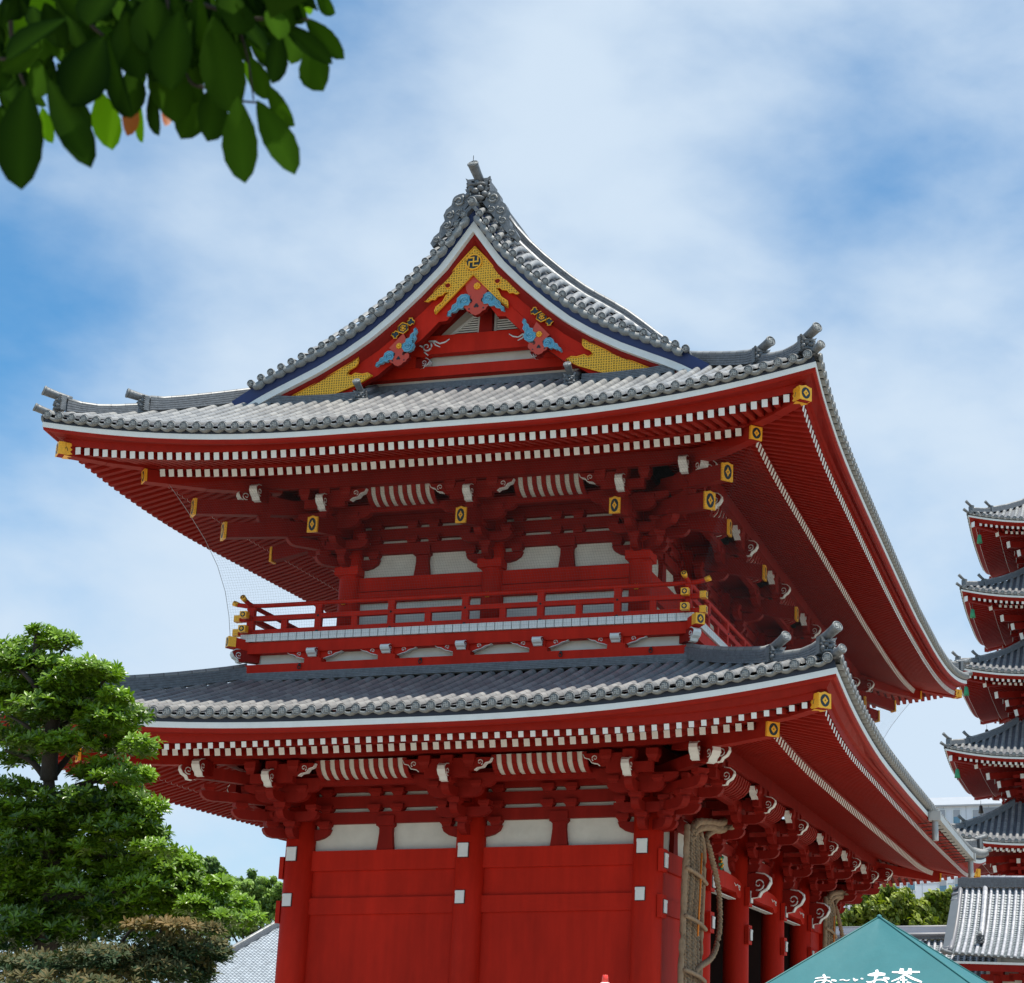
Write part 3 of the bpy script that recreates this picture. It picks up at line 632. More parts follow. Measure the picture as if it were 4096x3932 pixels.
# ---------------- upper roof: verges, descending ridges and main ridge
def gy(g, y): return y if g == 0 else W-y
def gn(g): return V((0, -1, 0)) if g == 0 else V((0, 1, 0))
rp = ROOFPART['upper_roof']
def bandz(a): return UPR.zt+tab(UPR.prof, a)-.14-.13*min(1, max(0, (a-3.4)/1.5))+.0
for g in (0, 1):
    mb = MB(); crest = g == 0
    for sx in (1, -1):
        k = 'E' if sx == 1 else 'W'
        xo = lambda a: CX+sx*(8.476-a)
        # short tile rows running out to the verge, each with a round end
        a = 3.35; sl = 0; i = 0; nx = []
        while a < 8.42:
            nx.append(a); h_ = .05; s_ = (tab(UPR.prof, a+h_)-tab(UPR.prof, a))/h_; a += .275/sqrt(1+s_*s_)
        L_ = UPR.S[k][3]; ys = (lambda yy: yy if g == 0 else W-yy)
        def q_of(y): return y if k == 'E' else W-y
        for i, a in enumerate(nx):
            zi = UPR.surf(k, q_of(ys(-1.3)), a)+.02; ze = bandz(a)+.37; y0 = ys(-1.3); y1 = ys(-1.97); x = xo(a)
            P_ = [V((x, lerp(y0, y1, t), lerp(zi, ze, t**1.6)-.0)) for t in (0, .35, .7, 1)]
            mb.mt(TILE, True); s1 = (UPR.surf(k, 5, a+.05)-UPR.surf(k, 5, a-.05))/.1
            n_ = V((sx*s1, 0, 1)).normalized(); al = V((-sx, 0, s1)).normalized() 
            R = []; U = []
            for j, p in enumerate(P_): R.append([p+al*(.082*cos(pi*m/6))+n_*(.085*sin(pi*m/6)-.01) for m in range(7)]); U.append([(300+i*2.5, j*.3+.1)]*7)
            mb.rings(R, closed=False, uvs=U)
            c = P_[-1]; nn = gn(g); mb.mt(DISC, True); mb.cyl(c-nn*.06, c, .088, n=14); mb.mt(ORN, True)
            mb.tube([c+V((.076*cos(2*pi*t/14), 0, .076*sin(2*pi*t/14)))+nn*.003 for t in range(15)], .011, 5, False)
            if crest: mb.mt(DMARK); manji(mb, c+nn*.004, V((1, 0, 0)), Z, nn, .045, .018)
            if i+1 < len(nx):
                a2 = nx[i+1]; c2 = V((xo(a2), ys(-1.97), bandz(a2)+.37)); mb.mt(DISC, True); A_ = []; B_ = []; C_ = []
                for t in range(6):
                    t /= 5; pp = c.lerp(c2, t)-n_*(.05*sin(pi*t)+.012)
                    A_.append(pp); B_.append(pp-n_*.15); C_.append(pp-n_*.15-nn*.1)
                mb.rings([[p-nn*.3+n_*.0 for p in A_], A_, B_, C_], closed=False)
        # sheet below the short rows
        mb.mt(PAN); prev = None
        for j in range(20):
            a = lerp(3.3, 8.45, j/19); x = xo(a)
            b = mb.pts([V((x, ys(-1.08), UPR.surf(k, q_of(ys(-1.08)), a))), V((x, ys(-1.6), lerp(UPR.surf(k, q_of(ys(-1.08)), a), bandz(a)+.33, .5))), V((x, ys(-1.93), bandz(a)+.33))], [(0.5, a), (1.5, a), (2.5, a)])
            if prev is not None: mb.face((prev, b, b+1, prev+1)); mb.face((prev+1, b+1, b+2, prev+2))
            prev = b
        # two long cover rows beside the descending ridge come with the main rows; the ridge itself:
        rd = [(V((xo(a), ys(-.5), UPR.surf(k, q_of(ys(-.5)), a)+.07)), .34) for a in [lerp(8.25, 3.4, j/14) for j in range(15)]]
        ridge_run(mb, rd, .26, .34, layers=5, top=.1)
    nn = gn(g); ca = V((CX, gy(g, -2.0), bandz(8.476)+.42)); mb.mt(DISC, True); mb.cyl(ca-nn*.5, ca, .1, n=16); mb.mt(ORN, True); mb.tube([ca+V((.085*cos(2*pi*t/14), 0, .085*sin(2*pi*t/14)))+nn*.003 for t in range(15)], .012, 5, False)
    if g == 0: mb.mt(DMARK); manji(mb, ca+nn*.004, V((1, 0, 0)), Z, nn, .05, .02)
    mb.mt(ORN); mb.prism([(-.24, -.30), (0, -.02), (.24, -.30), (.24, -.42), (0, -.16), (-.24, -.42)], ca-nn*.10, V((1, 0, 0)), Z, nn, -.1, .04)
    mb.build('verge_tiles', rp)
    # painted verge boards following the rake
    bb_ = MB(); gd = MB()
    As = [lerp(2.85, 8.476, j/28) for j in range(29)]
    for sx in (1, -1):
        x = lambda a: CX+sx*(8.476-a); ys = (lambda yy: yy if g == 0 else W-yy)
        prof = [(-1.84, .27, BLUE, 0), (-1.76, .0, BLUE, 0), (-1.80, .0, WHT, 0), (-1.80, -.15, WHT, 0), (-1.70, -.16, RED, 0), (-1.70, -.23, RED, 0), (-1.55, -.36, REDW, 0), (-1.55, -.60, REDW, 0), (-1.57, -.61, REDW, 0), (-1.57, -.86, RED, 0), (-1.42, -.86, RED, 0), (-1.42, -.2, RED, 0)]
        for (y1, d1, m, _), (y2, d2, _, _) in zip(prof, prof[1:]):
            prev = None; bb_.mt(m)
            for a in As:
                s_ = (tab(UPR.prof, a)-tab(UPR.prof, a-.12))/.12; c_ = sqrt(1+s_*s_); lo = 1 if a > 3.8 else 1
                b = bb_.pts([V((x(a), ys(y1), bandz(a)+d1*c_)), V((x(a), ys(y2), bandz(a)+d2*c_))])
                if prev is not None: bb_.face((prev, b, b+1, prev+1))
                prev = b
        # end closure of the board foot
    bb_.build('bargeboard', rp)
# main ridge
mb = MB(); zr = UPR.surf('E', 5, 8.4)-.05
ridge_run(mb, [V((CX, y, zr)) for y in (-1.35, 3, 9, 15, W+1.35)], .42, .5, layers=8, top=.12); mb.build('main_ridge', rp)
for g in (0, 1):
    mb = MB(); nn = gn(g); y = gy(g, -1.72); zb_ = 20.72
    c = V((CX+.03, y, zb_+.02)); oni(mb, c, nn, .54, .64); mb.mt(ORN); mb.bb((CX-.24, min(y, y-nn.y*.5), zb_), (CX+.30, max(y, y-nn.y*.5), zb_+.62))
    horn_tile(mb, V((CX+.06, y-nn.y*.12, zb_+.60)), nn+V((-.12, 0, 0)), .28, .46, .12, curve=.3)
    mb.mt(BLK); mb.tube([V((CX+.0, y+nn.y*.3, 21.68)), V((CX+.0, y+nn.y*.3, 21.82))], .008, 4)
    # cloud scrolls stepping down both sides
    X = V((1, 0, 0)); O = V((CX+.02, y, 0))
    for sx in (-1, 1):
        out = [(.2, 20.95), (.32, 21.02), (.44, 21.0), (.56, 20.9), (.6, 20.74), (.72, 20.64), (.78, 20.5), (.74, 20.36), (.84, 20.22), (.86, 20.08), (.98, 19.98), (1.06, 19.82), (1.0, 19.72), (.86, 19.84), (.72, 20.0), (.5, 20.28), (.3, 20.55), (.15, 20.75)]
        mb.mt(ORN); mb.prism([(x*sx, z) for x, z in out], O, X, Z, nn, -.14, .06)
        for (x, z, r) in ((.42, 20.83, .17), (.40, 20.55, .11), (.62, 20.5, .13), (.68, 20.24, .12), (.92, 19.9, .09)):
            c = O+X*(x*sx)+Z*z+nn*.07; mb.mt(ORN, True); mb.disc(c-nn*.005, nn, r*.95, 16); mb.cyl(c-nn*.2, c-nn*.006, r*.95, n=16)
            mb.mt(DISC, True); spiral(mb, c, X*sx, Z, r*.85, 1.5, r*.16, start=2.2, n=6)
    mb.build('gable_finial', rp)
# foot ridges under the gable with small ornaments
for g in (0, 1):
    nn = gn(g); ys = (lambda yy: gy(g, yy)); mb = MB()
    zs = lambda y: UPR.zt+tab(UPR.prof, 4.476+y)
    ridge_run(mb, [V((CX-3.35, ys(-.95), zs(-.95)+.02)), V((CX+3.35, ys(-.95), zs(-.95)+.02))], .3, .17, layers=5, top=.02)
    for sx in (-1, 1):
        ridge_run(mb, [V((CX+sx*x, ys(y), zs(y)+e)) for x, y, e in ((4.9, -1.62, .12), (4.2, -1.66, .04), (3.3, -1.6, .0), (2.7, -1.5, .0))], .3, .2, layers=5, top=.03)
        ridge_run(mb, [(V((CX+sx*2.48, ys(y), zs(y)+.03)), .2) for y in (-1.1, -1.4, -1.75)], .22, .2, layers=4)
        c = V((CX+sx*2.48, ys(-1.82), zs(-1.82)+.04)); oni(mb, c, nn, .28, .28); horn_tile(mb, c+Z*.26-nn*.12, nn, .16, .36, .08)
    mb.build('foot_ridge', rp)

# ---------------- gable wall (near side detailed, far side the same)
for g in (0, 1):
    nn = gn(g); ys = (lambda yy: gy(g, yy)); X = V((1, 0, 0)); O = V((CX, ys(-.9), 0)); bk = O-nn*.08
    G = MB(); G.mt(PLA); G.prism([(-4.3, 16.5), (4.3, 16.5), (3.0, 17.4), (1.5, 18.8), (0, 20.2), (-1.5, 18.8), (-3.0, 17.4)], bk, X, Z, nn, -.1, 0)
    gp = G.build('gable_wall', GATE)
    mb = MB(); mb.mt(REDW); mb.bb((CX-3.3, ys(-.9)-.12, 16.85), (CX+3.3, ys(-.9)+.12, 17.10)); mb.build('gable_beam', gp)
    mb = MB(); mb.mt(REDW)
    kp = [(-1.55, 17.36), (-1.35, 17.30), (-1.2, 17.37), (1.2, 17.37), (1.35, 17.30), (1.55, 17.36), (2.1, 17.36), (2.1, 17.78), (1.5, 17.82), (-1.5, 17.82), (-2.1, 17.78), (-2.1, 17.36)]
    mb.prism(kp, O, X, Z, nn, 0, .2)
    for sx in (-1, 1):
        mb.mt(REDW); mb.bb((min(CX+sx*1.55, CX+sx*2.5), ys(-.9)-.15, 17.08), (max(CX+sx*1.55, CX+sx*2.5), ys(-.9)+.15, 17.36))
        mb.mt(WHT, True)
        c = O+X*(sx*1.27)+Z*17.56+nn*.21; spiral(mb, c, X*sx, Z, .13, 1.3, .022, start=2.5)
        mb.tube([c+X*(-sx*x)+Z*z for x, z in ((.05, .13), (.2, .12), (.32, .05), (.45, .08), (.55, .15))], [.025, .025, .02, .018, .01], 6)
        mb.tube([c+X*(-sx*x)+Z*z for x, z in ((.14, .12), (.22, .02), (.33, -.03))], [.025, .018, .01], 6)
        mb.tube([c+X*(sx*x)+Z*z for x, z in ((.05, -.13), (-.05, -.22))], [.02, .012], 6)
        mb.tube([c+X*(sx*x)+Z*z for x, z in ((.1, .0), (.2, .06), (.3, .14))], [.02, .02, .012], 6)
        nose(mb, V((CX+sx*1.5, ys(-.9), 17.09))+nn*.06, nn, X*-sx, w=.14, sc_=.75, h=.3)
    mb.build('rainbow_beam', gp)
    mb = MB(); mb.mt(RED)
    mb.prism([(-.05, 17.8), (.27, 17.8), (.24, 18.7), (-.02, 18.7)], O+X*-.0, X, Z, nn, -.02, .14)
    for sx in (-1, 1):
        mb.beam(O+X*(.1+sx*1.35)+Z*17.85+nn*.05, O+X*(.1+sx*.1)+Z*19.0+nn*.05, .14, .2, up=nn)
        mb.beam(O+X*(.05+sx*2.0)+Z*17.75+nn*.12, O+X*(.05+sx*.1)+Z*19.4+nn*.12, .14, .2, up=nn)
    mb.build('gable_strut', gp)
    for sx in (-1, 1):
        mb = MB(); bx = .1+sx*.2; tri = [(bx, 17.86), (bx+sx*.72, 17.86), (bx, 18.42)]
        mb.mt(WHT)
        for i in range(3):
            a, b = tri[i], tri[(i+1) % 3]; mb.beam(O+X*a[0]+Z*a[1]+nn*.0, O+X*b[0]+Z*b[1]+nn*.0, .05, .05, up=nn)
        mb.mt(BLK); mb.prism(tri, O, X, Z, nn, -.06, -.04); mb.mt(WHT)
        for i in range(8):
            z = 17.9+i*.057; x1 = bx+sx*.72*(1-(z-17.86)/.56); mb.box(O+X*((bx+x1)/2)+Z*z-nn*.01, (abs(x1-bx)/2, .02, .014), X, (nn*.8+Z*-.6).normalized(), (Z*.8+nn*.6).normalized())
        mb.build('louvre_vent', gp)
    # gilded apex plate
    if 1:
        mb = MB(); OB = V((CX, ys(-1.60), 0)); HXM = bpy.data.materials.get('gilded_openwork')
        if HXM is None:
            HXM = mat('gilded_openwork', (.95, .50, .035), .42, metal=.25, var=.1, vscale=20)
            n = HXM.node_tree.nodes; l = HXM.node_tree.links; b = n['Principled BSDF']; gg = n.new('ShaderNodeNewGeometry')
            mpp = n.new('ShaderNodeMapping'); l.new(gg.outputs['Position'], mpp.inputs[0]); vr = n.new('ShaderNodeTexVoronoi'); vr.feature = 'DISTANCE_TO_EDGE'; vr.inputs['Scale'].default_value = 17; vr.inputs['Randomness'].default_value = .25
            l.new(mpp.outputs[0], vr.inputs[0]); cr = n.new('ShaderNodeMapRange'); l.new(vr.outputs[0], cr.inputs[0]); cr.inputs[1].default_value = .12; cr.inputs[2].default_value = .3; cr.inputs[3].default_value = 0; cr.inputs[4].default_value = .8
            mx = n.new('ShaderNodeMix'); mx.data_type = 'RGBA'; l.new(cr.outputs[0], mx.inputs[0]); l.new(b.inputs['Base Color'].links[0].from_socket, mx.inputs[6]); mx.inputs[7].default_value = (.16, .11, .015, 1); l.new(mx.outputs[2], b.inputs['Base Color'])
            bn = n.new('ShaderNodeBump'); bn.inputs['Strength'].default_value = .7; bn.inputs['Distance'].default_value = .02; bn.invert = True; l.new(cr.outputs[0], bn.inputs['Height']); l.new(bn.outputs[0], b.inputs['Normal'])
        pl = []
        half = [(0, 19.70), (.3, 19.37), (.62, 19.0), (.93, 18.68), (1.2, 18.44), (1.06, 18.42), (.98, 18.47), (.9, 18.46), (.84, 18.54), (.72, 18.56), (.66, 18.62), (.58, 18.60), (.62, 18.54), (.66, 18.46), (.70, 18.38), (.78, 18.32), (.86, 18.26), (.88, 18.18), (.87, 18.10), (.45, 18.53), (0, 19.0)]
        for sx in (-1, 1):
            H = [(sx*x, z) for x, z in half]
            mb.mt(HXM); mb.prism(H, OB, X, Z, nn, 0, .05, side=GOLD)
            mb.mt(GOLD, True); mb.tube([OB+X*x+Z*z+nn*.055 for x, z in H[:-1]+[H[-1]]], .017, 5)
            c = OB+X*(sx*.60)+Z*18.78+nn*.055; mb.tube([c+X*(.075*cos(t*pi/5))+Z*(.07*sin(t*pi/5)) for t in range(11)], .016, 5, False); mb.mt(RED); mb.disc(c, nn, .062, 10)
        c = OB+Z*19.31+nn*.055+X*.0; mb.mt(NAVY); mb.disc(c+nn*.006, nn, .175, 24); mb.mt(GOLD, True); mb.tube([c+X*(.185*cos(t*pi/12))+Z*(.185*sin(t*pi/12))+nn*.01 for t in range(25)], .022, 6, False)
        mb.mt(GOLD); manji(mb, c+nn*.02, X*-nn.y, Z, nn, .118, .030); mb.build('apex_plate', gp)
    # foot plates
    for sx in (-1, 1):
        mb = MB(); F = [(4.42, 16.40), (2.72, 16.44), (2.83, 16.50), (2.98, 16.52), (3.0, 16.60), (2.92, 16.66), (3.0, 16.72), (2.9, 16.80), (2.62, 16.92), (2.35, 17.06), (2.36, 17.15), (2.28, 17.22), (2.30, 17.36), (2.8, 17.10), (3.5, 16.74)]
        F = [(x-.02, z) for x, z in F]
        Fp = [(3.9, 16.34), (3.1, 16.36), (2.35, 16.55), (1.98, 16.78), (2.1, 16.83), (2.25, 16.80), (2.42, 16.84), (2.5, 16.78), (2.62, 16.84), (2.6, 16.95), (2.5, 17.0), (2.42, 17.1), (2.38, 17.28), (2.9, 16.98), (3.45, 16.68), (4.3, 16.36)]
        Fp = [(4.3, 16.33), (3.2, 16.33), (2.6, 16.55), (2.3, 16.72), (2.42, 16.78), (2.55, 16.76), (2.72, 16.80), (2.82, 16.74), (2.92, 16.80), (2.86, 16.90), (2.74, 16.96), (2.68, 17.04), (2.66, 17.20), (3.1, 16.94), (3.6, 16.68)]
        Fp = [(sx*x, z) for x, z in Fp]
        mb.mt(HXM); mb.prism(Fp, OB, X, Z, nn, 0, .045, side=GOLD); mb.mt(GOLD, True); mb.tube([OB+X*x+Z*z+nn*.05 for x, z in Fp+Fp[:1]], .016, 5); mb.build('foot_plate', gp)
        # hexagon fitting with leaf wings, aligned with the rake
        mb = MB(); c = OB+X*(sx*1.664+.03)+Z*17.82+nn*.03; al = (X*sx*.78-Z*.62).normalized(); pe = (Z*.78+X*sx*.62).normalized()
        mb.mt(NAVY); mb.prism([(.13*cos(t*pi/3), .13*sin(t*pi/3)) for t in range(6)], c, al, pe, nn, -.03, .01)
        mb.mt(GOLD, True)
        for rr, th in ((.14, .017), (.075, .012)): mb.tube([c+al*(rr*cos(t*pi/3))+pe*(rr*sin(t*pi/3))+nn*.015 for t in range(7)], th, 5, False)
        for t in range(3): mb.tube([c+al*(.07*cos(t*pi/3))+pe*(.07*sin(t*pi/3))+nn*.02, c-al*(.07*cos(t*pi/3))-pe*(.07*sin(t*pi/3))+nn*.02], .011, 5)
        for sg in (-1, 1):
            wv = [(.14, .0), (.17, .07), (.23, .06), (.25, .1), (.31, .05), (.29, 0), (.31, -.05), (.25, -.1), (.23, -.06), (.17, -.07)]
            mb.mt(NAVY); mb.prism([(sg*a, b) for a, b in wv], c, al, pe, nn, -.02, .005); mb.mt(GOLD, True); mb.tube([c+al*(sg*a)+pe*b+nn*.01 for a, b in wv+wv[:1]], .013, 5)
        mb.build('hexagon_fitting', gp)
    # carved pendants: red body, blue wings, gilt flower
    def pendant(cx, cz, s, sx=0):
        mb = MB(); c = V((CX+cx, ys(-1.55 if sx == 0 else -1.64), cz)); body = [(-.30, .48), (-.27, .30), (-.2, .12), (-.14, .03), (-.12, -.02), (-.20, 0), (-.27, .02), (-.31, -.04), (-.31, -.13), (-.25, -.18), (-.22, -.24), (-.15, -.26), (-.1, -.32), (0, -.36), (.1, -.32), (.15, -.26), (.22, -.24), (.25, -.18), (.31, -.13), (.31, -.04), (.27, .02), (.20, 0), (.12, -.02), (.14, .03), (.2, .12), (.27, .30), (.30, .48), (0, .8)]
        if sx: body = [(-.30, .2), (-.2, .12), (-.14, .03)]+body[4:23]+[(.14, .03), (.2, .12), (.30, .2), (.1, .62) if sx < 0 else (-.1, .62)]
        mb.mt(REDB); mb.prism([(x*s, z*s) for x, z in body], c, X, Z, nn, -.06, .06, side=RED)
        mb.mt(BLK)
        for px, pz, r in ((0, -.1, .03), (-.03, -.14, .026), (.03, -.14, .026), (-.17, -.19, .018), (.17, -.19, .018)): mb.disc(c+X*(px*s)+Z*(pz*s)+nn*.064, nn, r*s*1.2, 8)
        for sg in (-1, 1): spiral(mb, c+X*(sg*.16*s)+Z*(-.01*s)+nn*.062, X*sg, Z, .07*s, .7, .014*s, start=1.2)
        mb.mt(GOLD, True); fc = c+Z*(.36*s if not sx else .24*s)+nn*.07
        for t in range(8): mb.ball(fc+X*(.06*s*cos(t*pi/4))+Z*(.06*s*sin(t*pi/4)), .032*s, n=6, m=4)
        mb.ball(fc+nn*.02, .04*s, n=8, m=5); mb.build('pendant_board', gp)
        return c
    def wing(c, al, pe, s):
        mb = MB(); w_ = [(0, .1), (.1, .17), (.22, .16), (.3, .08), (.42, .1), (.5, .03), (.6, .04), (.68, -.03), (.62, -.06), (.55, -.02), (.45, -.07), (.36, -.05), (.28, -.13), (.2, -.1), (.12, -.17), (.03, -.12), (-.04, 0)]
        mb.mt(CYAN); mb.prism([(a*s, b*s) for a, b in w_], c, al, pe, nn, -.05, .04, side=CYANL)
        mb.mt(CYANL, True); mb.tube([c+al*(a*s)+pe*(b*s)+nn*.04 for a, b in w_+w_[:1]], .014*s, 4); spiral(mb, c+al*(.12*s)+pe*(.0)+nn*.045, al, pe, .11*s, 1.5, .02*s)
        spiral(mb, c+al*(.36*s)+pe*(.02*s)+nn*.045, al, pe, .05*s, 1, .014*s); mb.tube([c+al*(a*s)+pe*(b*s)+nn*.045 for a, b in ((.24, .1), (.4, .02), (.6, -.01))], .012*s, 4)
        mb.build('blue_wave_carving', gp)
    c = pendant(0.10, 18.36, 1.0)
    for sx in (-1, 1): wing(c+X*(sx*.20)+Z*.10+nn*.037, (X*sx*.78-Z*.62).normalized(), (Z*.78+X*sx*.62).normalized(), .95)
    for sx in (-1, 1):
        c = pendant(sx*1.67, 17.16, .82, sx)
        wing(c+X*(sx*.14)+Z*.02+nn*.035, (X*sx*.85-Z*.52).normalized(), (Z*.85+X*sx*.52).normalized(), .72)
        wing(c+X*(-sx*.16)+Z*.08+nn*.033, (X*-sx*.42+Z*.9).normalized(), (X*-sx*.9-Z*.42).normalized(), .85)
# ------------------------------------------------------------ storeys
SS = sides(-8, 0, 0, W); iu = .484; SU = sides(-8+iu, -iu, iu, W-iu)
DU = 6.36
LOWX = [0, 4, 8]; UPX = [0, 4-iu, 8-2*iu]; UPY = [0]+[y-iu for y in YS[1:-1]]+[W-2*iu]
VX = V((1, 0, 0)); VY = V((0, 1, 0))
S_CAPS = [(-VY, 6.085, .225, .30, -.04), (-VY, 5.085, .20, .27, -.06)]
E_CAPS = [(VX, 5.80, .225, .30, 0), (VX, 4.84, .20, .27, 0)]
for j, y in enumerate(YS):
    for i, x in enumerate((-8, -4, 0)):
        caps = []
        if j == 0: caps += S_CAPS
        if i == 2: caps += E_CAPS
        if i == 0: caps += [(-VX, 5.80, .225, .30, 0), (-VX, 4.84, .2, .27, 0)]
        pillar(GATE, (x, y), .25, 7.5, .3288, caps)
        if caps:
            for N_, z, w_, h_, of in caps:
                if N_ == VX or N_ == -VX: mb = MB(); mb.mt(REDW); mb.box(V((x, y, z))+N_*.33-VY*.02, (.05, .19, .24), N_, VY, Z); mb.build('beam_tenon', GATE)
for j, y in enumerate(YS[0:1]+[a for a in YS[1:-1]]+[W-iu]):
    y = iu if j == 0 else y
    for x in ((-8+iu, -4, -iu) if j in (0, 5) else (-8+iu, -iu)):
        p = pillar(GATE, (x, y), 10.8, 13.9, .26)
        g = MB(); g.mt(GOLD, True)
        if j == 0:
            for t in range(6): g.ball(V((x+.05*cos(t*pi/3), y-.31, 11.93+.04*sin(t*pi/3))), .035, n=6, m=4)
            g.ball(V((x, y-.33, 11.93)), .03, n=6, m=4); g.build('gilt_nail_cover', p)
for k in 'SENW':
    A, T, N_, L_ = SS[k]; xs = LOWX if k in 'SN' else (YS if k == 'E' else [W-y for y in reversed(YS)])
    nb = len(xs)-1
    for i in range(nb):
        ko = k in 'EW' and 0 < i < nb-1
        plaster_etc(GATE, A+T*xs[i], T, N_, xs[i+1]-xs[i], 0, True, ko)
        if ko:
            O = A+T*xs[i]; Lb = xs[i+1]-xs[i]; mb = MB(); mb.mt(REDW)
            pl = [(.3, 5.80), (.5, 5.72), (.75, 5.74), (.9, 5.84), (Lb-.9, 5.84), (Lb-.75, 5.74), (Lb-.5, 5.72), (Lb-.3, 5.80), (Lb-.3, 6.12), (Lb-.9, 6.2), (Lb/2, 6.24), (.9, 6.2), (.3, 6.12)]
            mb.prism(pl, O, T, Z, N_, -.16, .2)
            mb.mt(WHT, True)
            for sg, c in ((1, .55), (-1, Lb-.55)):
                cc = O+T*c+Z*5.97+N_*.205; spiral(mb, cc, T*sg, Z, .09, 1.2, .014); mb.tube([cc+T*(sg*a)+Z*b for a, b in ((.08, .05), (.25, .08), (.4, .03), (.55, .09))], [.014, .014, .012, .008], 5)
            mb.mt(WHT); mb.prism([(.5, 5.70), (Lb-.5, 5.70), (Lb-.5, 5.72), (.5, 5.72)], O, T, Z, N_, -.1, .1)
            mb.build('rainbow_beam', GATE)
            kb = MB(); kb.mt(RED); m = Lb/2; fr = [(m-.6, 6.2), (m-.45, 6.32), (m-.25, 6.42), (m-.18, 6.68), (m+.18, 6.68), (m+.25, 6.42), (m+.45, 6.32), (m+.6, 6.2)]
            kb.prism(fr, O, T, Z, N_, -.1, .05); kb.mt(mat('green_carving', (.05, .25, .12)) if 'green_carving' not in MT else MT['green_carving'], True)
            for a in range(7): kb.ball(O+T*(m+.16*sin(a*2.3))+Z*(6.3+.05*a)+N_*.06, .05, n=6, m=4)
            kb.mt(GOLD, True)
            for a in range(4): kb.ball(O+T*(m+.1*sin(a*1.7))+Z*(6.36+.06*a)+N_*.09, .035, n=6, m=4)
            kb.build('frog_leg_strut', GATE)
    for i, s_ in enumerate(xs):
        if 0 < i < nb: bracket(GATE, A+T*s_, T, N_, 6.41)
        else: bracket(GATE, A+T*s_, T, N_, 6.41, corner=(-1 if i == 0 else 1))
        if k == 'E' and i in (2, 3, 4):
            nm = MB(); O = A+T*s_+N_*.26+Z*5.84; nose(nm, O, T, N_, w=.22, sc_=1.75, h=.31); nm.build('carved_nose', GATE)
    A, T, N_, L_ = SU[k]; xs = UPX if k in 'SN' else (UPY if k == 'E' else [W-2*iu-y for y in reversed(UPY)]); nb = len(xs)-1
    for i in range(nb): plaster_etc(GATE, A+T*xs[i], T, N_, xs[i+1]-xs[i], DU, False)
    for i, s_ in enumerate(xs):
        bracket(GATE, A+T*s_, T, N_, 6.41+DU, tail=True, corner=(0 if 0 < i < nb else (-1 if i == 0 else 1)))
        
        if k in 'EW' and i in (0, nb): continue
        mb = MB(); mb.mt(REDW); c = A+T*s_; mb.box(c+Z*12.70, (.29, .29, .10), T, N_, Z); masu(mb, c+Z*12.52, T, N_, .55, .16); mb.build('capital', GATE)
for (cx, cy, S_, z0, tl) in ((-8, 0, SS, 6.41, False), (0, 0, SS, 6.41, False), (0, W, SS, 6.41, False), (-8, W, SS, 6.41, False),
                             (-8+iu, iu, SU, 6.41+DU, True), (-iu, iu, SU, 6.41+DU, True), (-iu, W-iu, SU, 6.41+DU, True), (-8+iu, W-iu, SU, 6.41+DU, True)):
    sx = 1 if cx > -4 else -1; sy = 1 if cy > 5 else -1; d = V((sx, sy, 0)).normalized(); O = V((cx, cy, 0))
    b = diag_bracket(GATE, O, d, z0, tl)
    # white carved ends where the purlins cross
    ns = MB(); nose(ns, O+V((sx*1.5, sy*1.75, z0+1.22)), VX, VY*sy, w=.17); ns.build('carved_nose', b)
    ns = MB(); nose(ns, O+V((sx*1.75, sy*1.5, z0+1.23)), VY, VX*sx, w=.17); ns.build('carved_nose', b)
emit_blocks()
# interior: door wall, ceilings, stone floor
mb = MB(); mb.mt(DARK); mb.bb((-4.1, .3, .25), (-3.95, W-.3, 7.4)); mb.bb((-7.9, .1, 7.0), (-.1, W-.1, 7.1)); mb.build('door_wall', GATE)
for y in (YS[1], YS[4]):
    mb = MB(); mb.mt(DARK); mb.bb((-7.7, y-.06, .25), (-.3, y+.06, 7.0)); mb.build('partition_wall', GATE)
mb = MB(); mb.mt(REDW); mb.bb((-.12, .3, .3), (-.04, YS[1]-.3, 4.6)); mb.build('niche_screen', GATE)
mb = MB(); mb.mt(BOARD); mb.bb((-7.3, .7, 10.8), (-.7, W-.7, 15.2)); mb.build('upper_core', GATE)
STONE = mat('stone_step', (.32, .31, .29), .8, var=.2, bump=.2)
mb = MB(); mb.mt(STONE); mb.bb((-9.3, -1.3, 0), (1.3, W+1.3, .25)); mb.build('stone_base', GATE)
